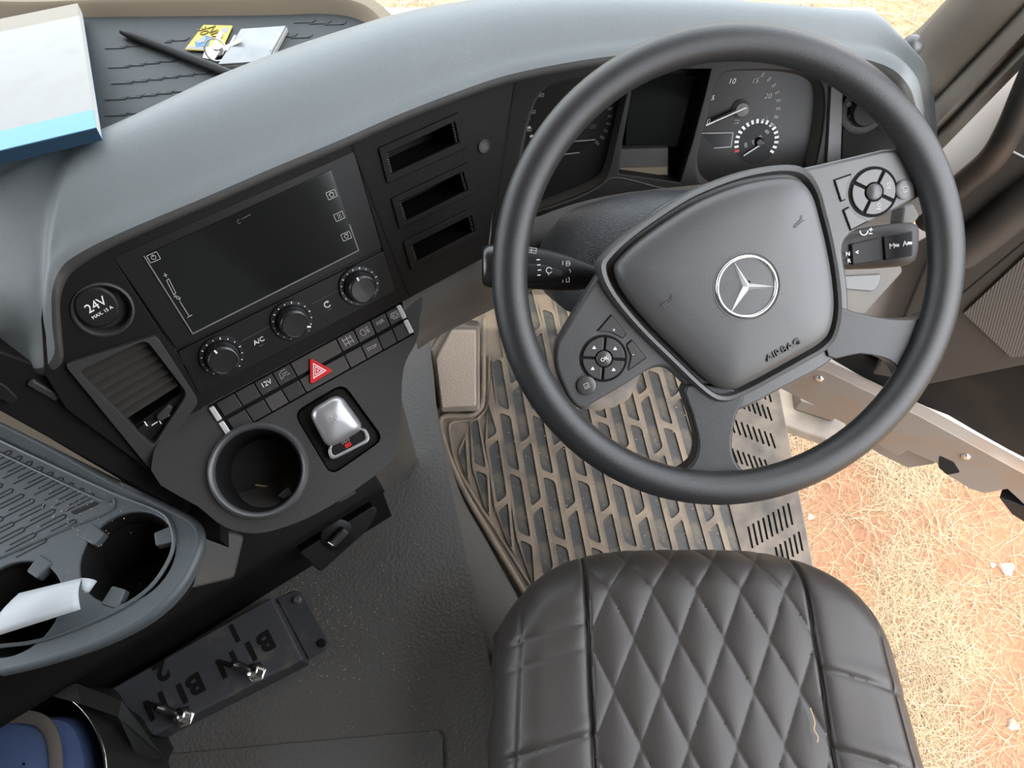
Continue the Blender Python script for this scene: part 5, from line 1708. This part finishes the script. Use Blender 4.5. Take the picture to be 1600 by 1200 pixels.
# =================================================================== THINGS ON THE DASH TRAY
# thick white booklet propped on the pad
B = [hz(-160, 62, 0.785), hz(122, 5, 0.785), hz(151, 198, 0.865), hz(-190, 280, 0.865)]
FBK = Frame(B[1], B[1] - B[0], np.cross(B[1] - B[0], B[0] - B[3]))
tl_, tr2, br2, bl2 = [FBK.uv(x, y) for x, y in ((-160, 62), (121, 5), (150, 199), (-190, 280))]
bkk = empty('white_booklet', tuple((B[1] + B[2]) / 2), 'thick white booklet with a blue band lying on the dashboard tray', 'booklet')
prism('page_block', FBK, [tl_, tr2, br2, bl2], -0.011, -0.0012, M_pages, bkk)
bar('front_edge', FBK, *bl2, *br2, 0.002, -0.0125, -0.0005, mat('book_navy', (0.012, 0.04, 0.075), 0.5), bkk)
prism('back_cover', FBK, [tl_, tr2, br2, bl2], -0.0125, -0.011, M_bookb, bkk)
lerp = lambda a, c, t: (a[0] + (c[0] - a[0]) * t, a[1] + (c[1] - a[1]) * t)
for nm, t0, t1, m_ in (('spine_band', 0.0, 0.125, M_booky), ('front_cover', 0.125, 0.885, M_book), ('blue_band', 0.885, 1.0, M_bookb)):
    prism(nm, FBK, [lerp(tl_, bl2, t0), lerp(tr2, br2, t0), lerp(tr2, br2, t1), lerp(tl_, bl2, t1)], -0.0012, 0.0, m_, bkk)
# black rod
rd = [hz(190, 49, TRZ + 0.006), hz(260, 76, TRZ + 0.006), hz(340, 108, TRZ + 0.006), hz(400, 132, TRZ + 0.006)]
o = tube('black_rod', catmull(rd, 5), [0.0035] + [0.0055] * 14 + [0.006], M_black, None, 10)
tag(o, 'thin matt black rod lying across the dash tray', 'rod')
# yellow key tag with keys and the clear case
FTG = zfr(TRZ + 0.003)
kt = empty('yellow_key_tag', tuple(hz(325, 60, TRZ)), 'yellow card key tag with a blue picture lying on the dash tray', 'key tag')
tq = FTG.px([(318, 39), (363, 40), (345, 81), (289, 77)])
prism('card', FTG, tq, -0.001, 0.0, M_yellow, kt)
prism('picture', FTG, FTG.px([(304, 66), (322, 55), (330, 58), (326, 72), (306, 74)]), -0.0005, 0.0004, M_tagb, kt)
prism('pale_print', FTG, FTG.px([(308, 64), (323, 57), (320, 66), (309, 69)]), -0.0005, 0.0008, M_book, kt)
prism('white_strip', FTG, FTG.px([(289, 76), (296, 72), (330, 74), (342, 76), (344, 81)]), -0.0005, 0.0003, M_book, kt)
prism('white_corner', FTG, FTG.px([(344, 45), (360, 42), (355, 52), (346, 50)]), -0.0005, 0.0003, M_book, kt)
for s_, x, y, sz in (('30', 317, 49, 0.016), ('NIZ', 335, 52, 0.016)):
    u, v = FTG.uv(x, y)
    text(FTG, u, v, 0.0006, s_, sz, M_tagp, kt, math.radians(-60))
kr = empty('key_ring', tuple(hz(336, 78, TRZ)), 'small bunch of steel keys on a ring between the yellow tag and the clear case', 'keys')
FKR = Frame(hz(337, 78, TRZ + 0.012), (1, 0.3, 0), (0.5, -0.6, 0.6))
tube('split_ring', [FKR.p(0.012 * math.cos(a), 0.012 * math.sin(a), 0) for a in np.linspace(0, 2 * math.pi, 25)[:-1]], 0.0011, M_steel, kr, 6, closed=True)
for k, (dx, dy, an) in enumerate(((0.004, -0.002, 0.3), (-0.004, -0.006, 1.3), (0.000, 0.006, -0.5))):
    FKY = Frame(hz(337, 78, TRZ + 0.004 + 0.003 * k) + np.array([dx, dy, 0]), (math.cos(an), math.sin(an), 0), (0.25 * (k - 1), -0.2, 1))
    ky = prism('key', FKY, circ(0, 0, 0.0055, 16) if k == 2 else [(-0.009, -0.007), (0.004, -0.009), (0.009, -0.003), (0.030, -0.003), (0.032, 0), (0.030, 0.003), (0.009, 0.003), (0.004, 0.009), (-0.009, 0.007)], -0.001, 0.001, M_steel, kr, bevel=0.0005)
FCS = zfr(TRZ + 0.009)
cs = empty('clear_case', tuple(hz(395, 70, TRZ)), 'clear plastic square case lying on the dash tray beside the keys', 'case')
cq = FCS.px([(376, 44), (448, 39), (417, 96), (339, 101)])
prism('case_base', FCS, cq, -0.009, -0.003, M_case, cs, bevel=0.001)
prism('case_lid', FCS, grow(cq, 0.975), -0.003, 0.0, M_jewel, cs, bevel=0.0008)
prism('case_hinge', FCS, FCS.px([(437, 51), (440, 52), (424, 79), (421, 78)]), -0.001, 0.0006, M_print, cs)
prism('case_hinge', FCS, FCS.px([(366, 55), (369, 56), (356, 80), (353, 79)]), -0.001, 0.0006, M_print, cs)

# =================================================================== OPEN DOOR
dr = empty('door_1', tuple(FD.p(0, 0)), 'open driver door with dark trim panel, speaker grille and grey metal lower edge', kind='structure')


def dpx(pts, h=0.0):
    return FD.px(pts, h)


prism('door_skin', FD, [(-0.06, -0.05), (0.85, -0.05), (0.85, 0.80), (0.09, 0.80), (0.06, 0.5), (-0.02, 0.3)], -0.10, -0.045, M_paint, dr)
prism('upper_frame', FD, [(0.09, 0.80), (0.85, 0.80), (0.85, 1.70), (0.80, 1.70), (0.80, 0.88), (0.14, 0.88), (0.22, 1.70), (0.17, 1.70)], -0.09, -0.045, M_pillar, dr, bevel=0.006)
trim_p = dpx([(1360, 585), (1400, 520), (1440, 420), (1490, 292), (1545, 258), (1580, 205), (1620, 120)]) + [(0.85, 0.80), (0.85, 0.26)] + dpx([(1600, 572), (1450, 602)])
prism('trim_panel', FD, trim_p, -0.045, 0.0, M_door, dr, bevel=0.006)
prism('lower_pocket', FD, dpx([(1318, 560), (1450, 602), (1600, 572)]) + [(0.85, 0.30), (0.85, 0.03), (0.0, 0.03)], -0.045, -0.02, M_doord, dr, bevel=0.004)
# raised armrest swelling and seams
ar = [FD.p(*FD.uv(x, y), 0.0) for x, y in ((1500, 395), (1545, 360), (1600, 315), (1680, 260))]
tube('armrest_bolster', catmull(ar, 5), 0.030, M_door, dr, 14, oval=(1.0, 0.9))
bar('trim_seam', FD, *FD.uv(1580, 235), *FD.uv(1640, 265), 0.002, 0.0, 0.001, M_print, dr)
bar('trim_seam', FD, *FD.uv(1490, 470), *FD.uv(1600, 378), 0.0022, 0.0, 0.0006, M_matte, dr)
# speaker grille
gq = dpx([(1506, 489), (1600, 401), (1680, 330), (1760, 480), (1600, 556), (1580, 558)], 0.004)
gr = prism('speaker_grille', FD, gq, -0.004, 0.005, M_grille, dr, bevel=0.0)
uvl = gr.data.uv_layers.new(name='mesh_holes')
for lp in gr.data.loops:
    co_ = np.array(gr.data.vertices[lp.vertex_index].co)
    uvl.data[lp.index].uv = (float(co_ @ FD.ux) * 1.0 + float(co_ @ FD.uy) * 0.35, float(co_ @ FD.uy) - 0.35 * float(co_ @ FD.ux))
# rubber seal and painted jamb
seal = [FD.p(*FD.uv(x, y), 0.006) for x, y in ((1450, 345), (1475, 312), (1510, 280), (1550, 245), (1580, 198), (1610, 130), (1650, 40))]
tube('door_seal', catmull(seal, 6), 0.017, M_seal, dr, 14)
ja = [FD.p(*FD.uv(x, y, -0.075), -0.075) for x, y in ((1440, 268), (1470, 236), (1535, 166), (1602, 94), (1680, 10))]
jc = [FD.p(*FD.uv(x, y, 0.0), 0.0) for x, y in ((1440, 345), (1496, 288), (1562, 228), (1598, 155), (1650, 50))]
secs = []
for a, c in zip(catmull(ja, 4), catmull(jc, 4)):
    secs.append([a + np.array([0, 0, -0.02]), a, a * 0.6 + c * 0.4 + np.array([0, 0, 0.004]), a * 0.2 + c * 0.8, c + np.array([0, 0, -0.004])])
loft('painted_jamb', secs, M_jamb, dr)
# metal lower edge: bright ledge, face with screws, lower flange with notches
led = dpx([(1262, 560), (1308, 578), (1430, 642), (1470, 652), (1600, 722), (1700, 780)], 0.0)
us = [p[0] for p in led]
secs = []
for (x, y) in ((1240, 552), (1290, 572), (1340, 601), (1400, 630), (1440, 648), (1476, 662), (1520, 688), (1570, 716), (1640, 752), (1760, 815)):
    u, v = FD.uv(x, y, 0.0)
    secs.append([FD.p(u, v + 0.004, -0.03), FD.p(u, v, -0.004), FD.p(u, v - 0.002, 0.010), FD.p(u, v - 0.006, 0.014), FD.p(u, v - 0.060, 0.014), FD.p(u, v - 0.066, 0.006), FD.p(u, v - 0.066, -0.03)])
loft('metal_ledge', secs, M_paint, dr, smooth=False, bevel=0.002)
prism('lower_flange', FD, dpx([(1300, 640), (1340, 690), (1375, 712), (1418, 733), (1458, 727), (1474, 718), (1460, 690), (1340, 640)], -0.01), -0.03, -0.012, M_paintd, dr, bevel=0.003)
prism('edge_face', FD, dpx([(1195, 560), (1290, 580), (1440, 652), (1600, 740), (1640, 760), (1640, 806), (1600, 788), (1574, 764), (1540, 771), (1516, 764), (1482, 743), (1464, 724), (1445, 716), (1418, 704), (1402, 712), (1380, 700), (1340, 672), (1296, 650), (1270, 632), (1205, 600)], 0.016), -0.01, 0.0165, M_paintd, dr, bevel=0.002)
for (x, y) in ((1280, 592), (1509, 714)):
    lathe('clip_screw', FD, *FD.uv(x, y, 0.018), [(0.0085, 0.015), (0.0085, 0.018), (0.006, 0.0205), (0.0001, 0.0205)], M_chrome, dr, 16)
prism('drain_notch', FD, rpoly(dpx([(1468, 712), (1490, 722), (1500, 738), (1480, 742), (1466, 730)], 0.017), 0.004), 0.0, 0.0172, M_matte, dr)
prism('rubber_flap', FD, dpx([(1565, 764), (1640, 790), (1660, 830), (1620, 812), (1585, 790)], -0.01), -0.03, 0.012, M_black, dr, bevel=0.003)
# entry step seen between the sill and the door
es = empty('entry_step', (0.42, 0.25, -0.45), 'dusty beige entry step below the door sill', 'step')
sp_ = [hz(x, y, -0.35) for x, y in ((1205, 590), (1330, 620), (1345, 660), (1300, 690), (1215, 660))]
FSx = zfr(-0.35)
prism('step_tread', FSx, FSx.px([(1190, 575), (1330, 625), (1335, 668), (1295, 688), (1212, 658)]), -0.04, 0.0, M_dustw, es, bevel=0.008)
prism('step_box', FSx, FSx.px([(1236, 606), (1308, 630), (1302, 660), (1240, 640)]), 0.0, 0.05, M_paintd, es, bevel=0.006)

# =================================================================== DRIVER SEAT
se = empty('driver_seat', (0.0, -0.45, 0.0), 'black leatherette driver seat with diamond quilted centre panel', 'seat')
SZ = 0.475
NX, NY = 230, 250
yb = -0.86
PWD, PHT = 0.0505, 0.108
xs = np.linspace(-1, 1, NX)
ts = np.linspace(0, 1, NY)


def edge_drop(d, e):
    d = max(0.0, min(d, e))
    return e * (1 - math.sqrt(max(0.0, 1 - ((e - d) / e) ** 2)))


V = []
for t in ts:
    for s in xs:
        yf = -0.172 - 0.085 * abs(s) ** 3.6
        y = yb + (yf - yb) * (1 - (1 - t) ** 1.25)
        W = 0.236 - 0.012 * max(0.0, (y + 0.45) / 0.28)
        # concentrate the grid a little at the rounded sides
        ss = math.copysign(abs(s) ** 0.96, s)
        x = 0.005 + ss * W
        dx, dy = (1 - abs(ss)) * W, yf - y
        z = SZ - 0.16 * max(0, -0.25 - y) * 0.25
        z -= edge_drop(dx, 0.055) * 1.0 + edge_drop(dy, 0.062) * 1.05
        cxp = x - 0.005
        lw_ = 0.126 - 0.02 * (y + 0.45) * -1 * 0.2
        mask = max(0.0, min(1.0, (lw_ - abs(cxp)) / 0.004))
        yq = y + (0.5 * (0.062 - min(dy, 0.062)))
        u = cxp / PWD + (yq + 0.02) / PHT
        v = cxp / PWD - (yq + 0.02) / PHT
        q = (abs(math.sin(math.pi * u)) * abs(math.sin(math.pi * v))) ** 0.32
        z += mask * 0.0050 * q
        # side panels: soft swelling and seam valley
        sd = abs(cxp) - lw_
        if sd > 0:
            z += 0.006 * (1 - math.exp(-sd / 0.006))
            wv = y * 1.0 + 0.25 * cxp
            for (yc, am, sg) in ((-0.285, 0.0022, 1), (-0.365, 0.0026, 1), (-0.41, 0.0016, 1)) if cxp > 0 else ((-0.235, 0.0015, -1), (-0.262, 0.0011, -1), (-0.350, 0.0026, -1), (-0.395, 0.0012, -1)):
                f = (y + 0.28 * cxp * sg - yc - 0.07 * 0.28 * 0)
                z -= am * math.exp(-(f / 0.003) ** 2) - am * 0.6 * math.exp(-((f - 0.010) / 0.008) ** 2)
        z -= 0.004 * math.exp(-(sd / 0.0022) ** 2)
        # stitched welt near the outer edge
        z -= 0.003 * math.exp(-((dx - 0.026) / 0.0018) ** 2)
        z += 0.0016 * math.sin(31 * y + 9 * x) * math.sin(23 * x - 7 * y)
        V.append((x, y, z))
F = [[j * NX + i, j * NX + i + 1, (j + 1) * NX + i + 1, (j + 1) * NX + i] for j in range(NY - 1) for i in range(NX - 1)]
mk('cushion', V, F, M_seat, se, smooth=True, recalc=False)
# skirt hanging from the cushion edge, slightly gathered
ring = [V[j * NX] for j in range(NY)] + [V[(NY - 1) * NX + i] for i in range(1, NX)] + [V[j * NX + NX - 1] for j in range(NY - 2, -1, -1)]
ring = [np.array(p) for p in ring[::3]]
secs = []
c0 = np.array([0.005, -0.5, 0])
for dz, g in ((0.004, 0.992), (-0.012, 1.004), (-0.05, 1.02), (-0.11, 1.03), (-0.20, 1.0), (-0.30, 0.97)):
    row = []
    for i, p in enumerate(ring):
        w = 1 + 0.012 * math.sin(i * 0.55) * min(1, -dz / 0.05 if dz < 0 else 0) * 0.6 + 0.008 * math.sin(i * 0.21 + dz * 30) * (1 if dz < -0.02 else 0)
        q = c0 + (p - c0) * g * w
        row.append(np.array([q[0], q[1], p[2] + dz]))
    secs.append(row)
loft('side_skirt', secs, M_seat, se)
# stitching lines as thin beads
for sg in (-1, 1):
    pts = []
    for y in np.linspace(-0.80, -0.20, 50):
        pts.append(y)
    P = []
    for j in range(4, NY, 5):
        row = V[j * NX:(j + 1) * NX]
        tgt = 0.005 + sg * 0.1265
        k = min(range(NX), key=lambda i: abs(row[i][0] - tgt))
        if row[k][2] > 0.40:
            P.append(np.array(row[k]) + np.array([0, 0, 0.0012]))
    tube('panel_seam', P, 0.0011, M_stitch, se, 6)
box('seat_base', (-0.17, -0.80, -0.0), (0.18, -0.30, 0.30), M_black, se, bevel=0.02)
# backrest behind the camera's view
secs = []
for z, hw, y, d in ((0.50, 0.20, -0.86, 0.05), (0.62, 0.235, -0.90, 0.06), (0.85, 0.24, -0.95, 0.06), (1.05, 0.20, -0.99, 0.05), (1.15, 0.13, -1.01, 0.045), (1.32, 0.12, -1.04, 0.04), (1.36, 0.08, -1.045, 0.02)):
    secs.append([np.array([0.005 + hw * math.copysign(abs(math.cos(a)) ** 0.6, math.cos(a)), y + d * math.copysign(abs(math.sin(a)) ** 0.7, math.sin(a)), z]) for a in np.linspace(0, 2 * math.pi, 33)[:-1]])
loft('backrest', secs, M_seat, se, closed_u=True, caps=True)
# loose straw thread on the seat
th_ = [hz(x, y, SZ + 0.006) for x, y in ((1266, 1106), (1270, 1118), (1273, 1130), (1272, 1140), (1278, 1152), (1277, 1160))]
o = tube('loose_thread', catmull(th_, 4), 0.0006, M_thread, None, 5)
tag(o, 'loose straw coloured thread lying on the right side of the seat', 'thread')

finish_texts()
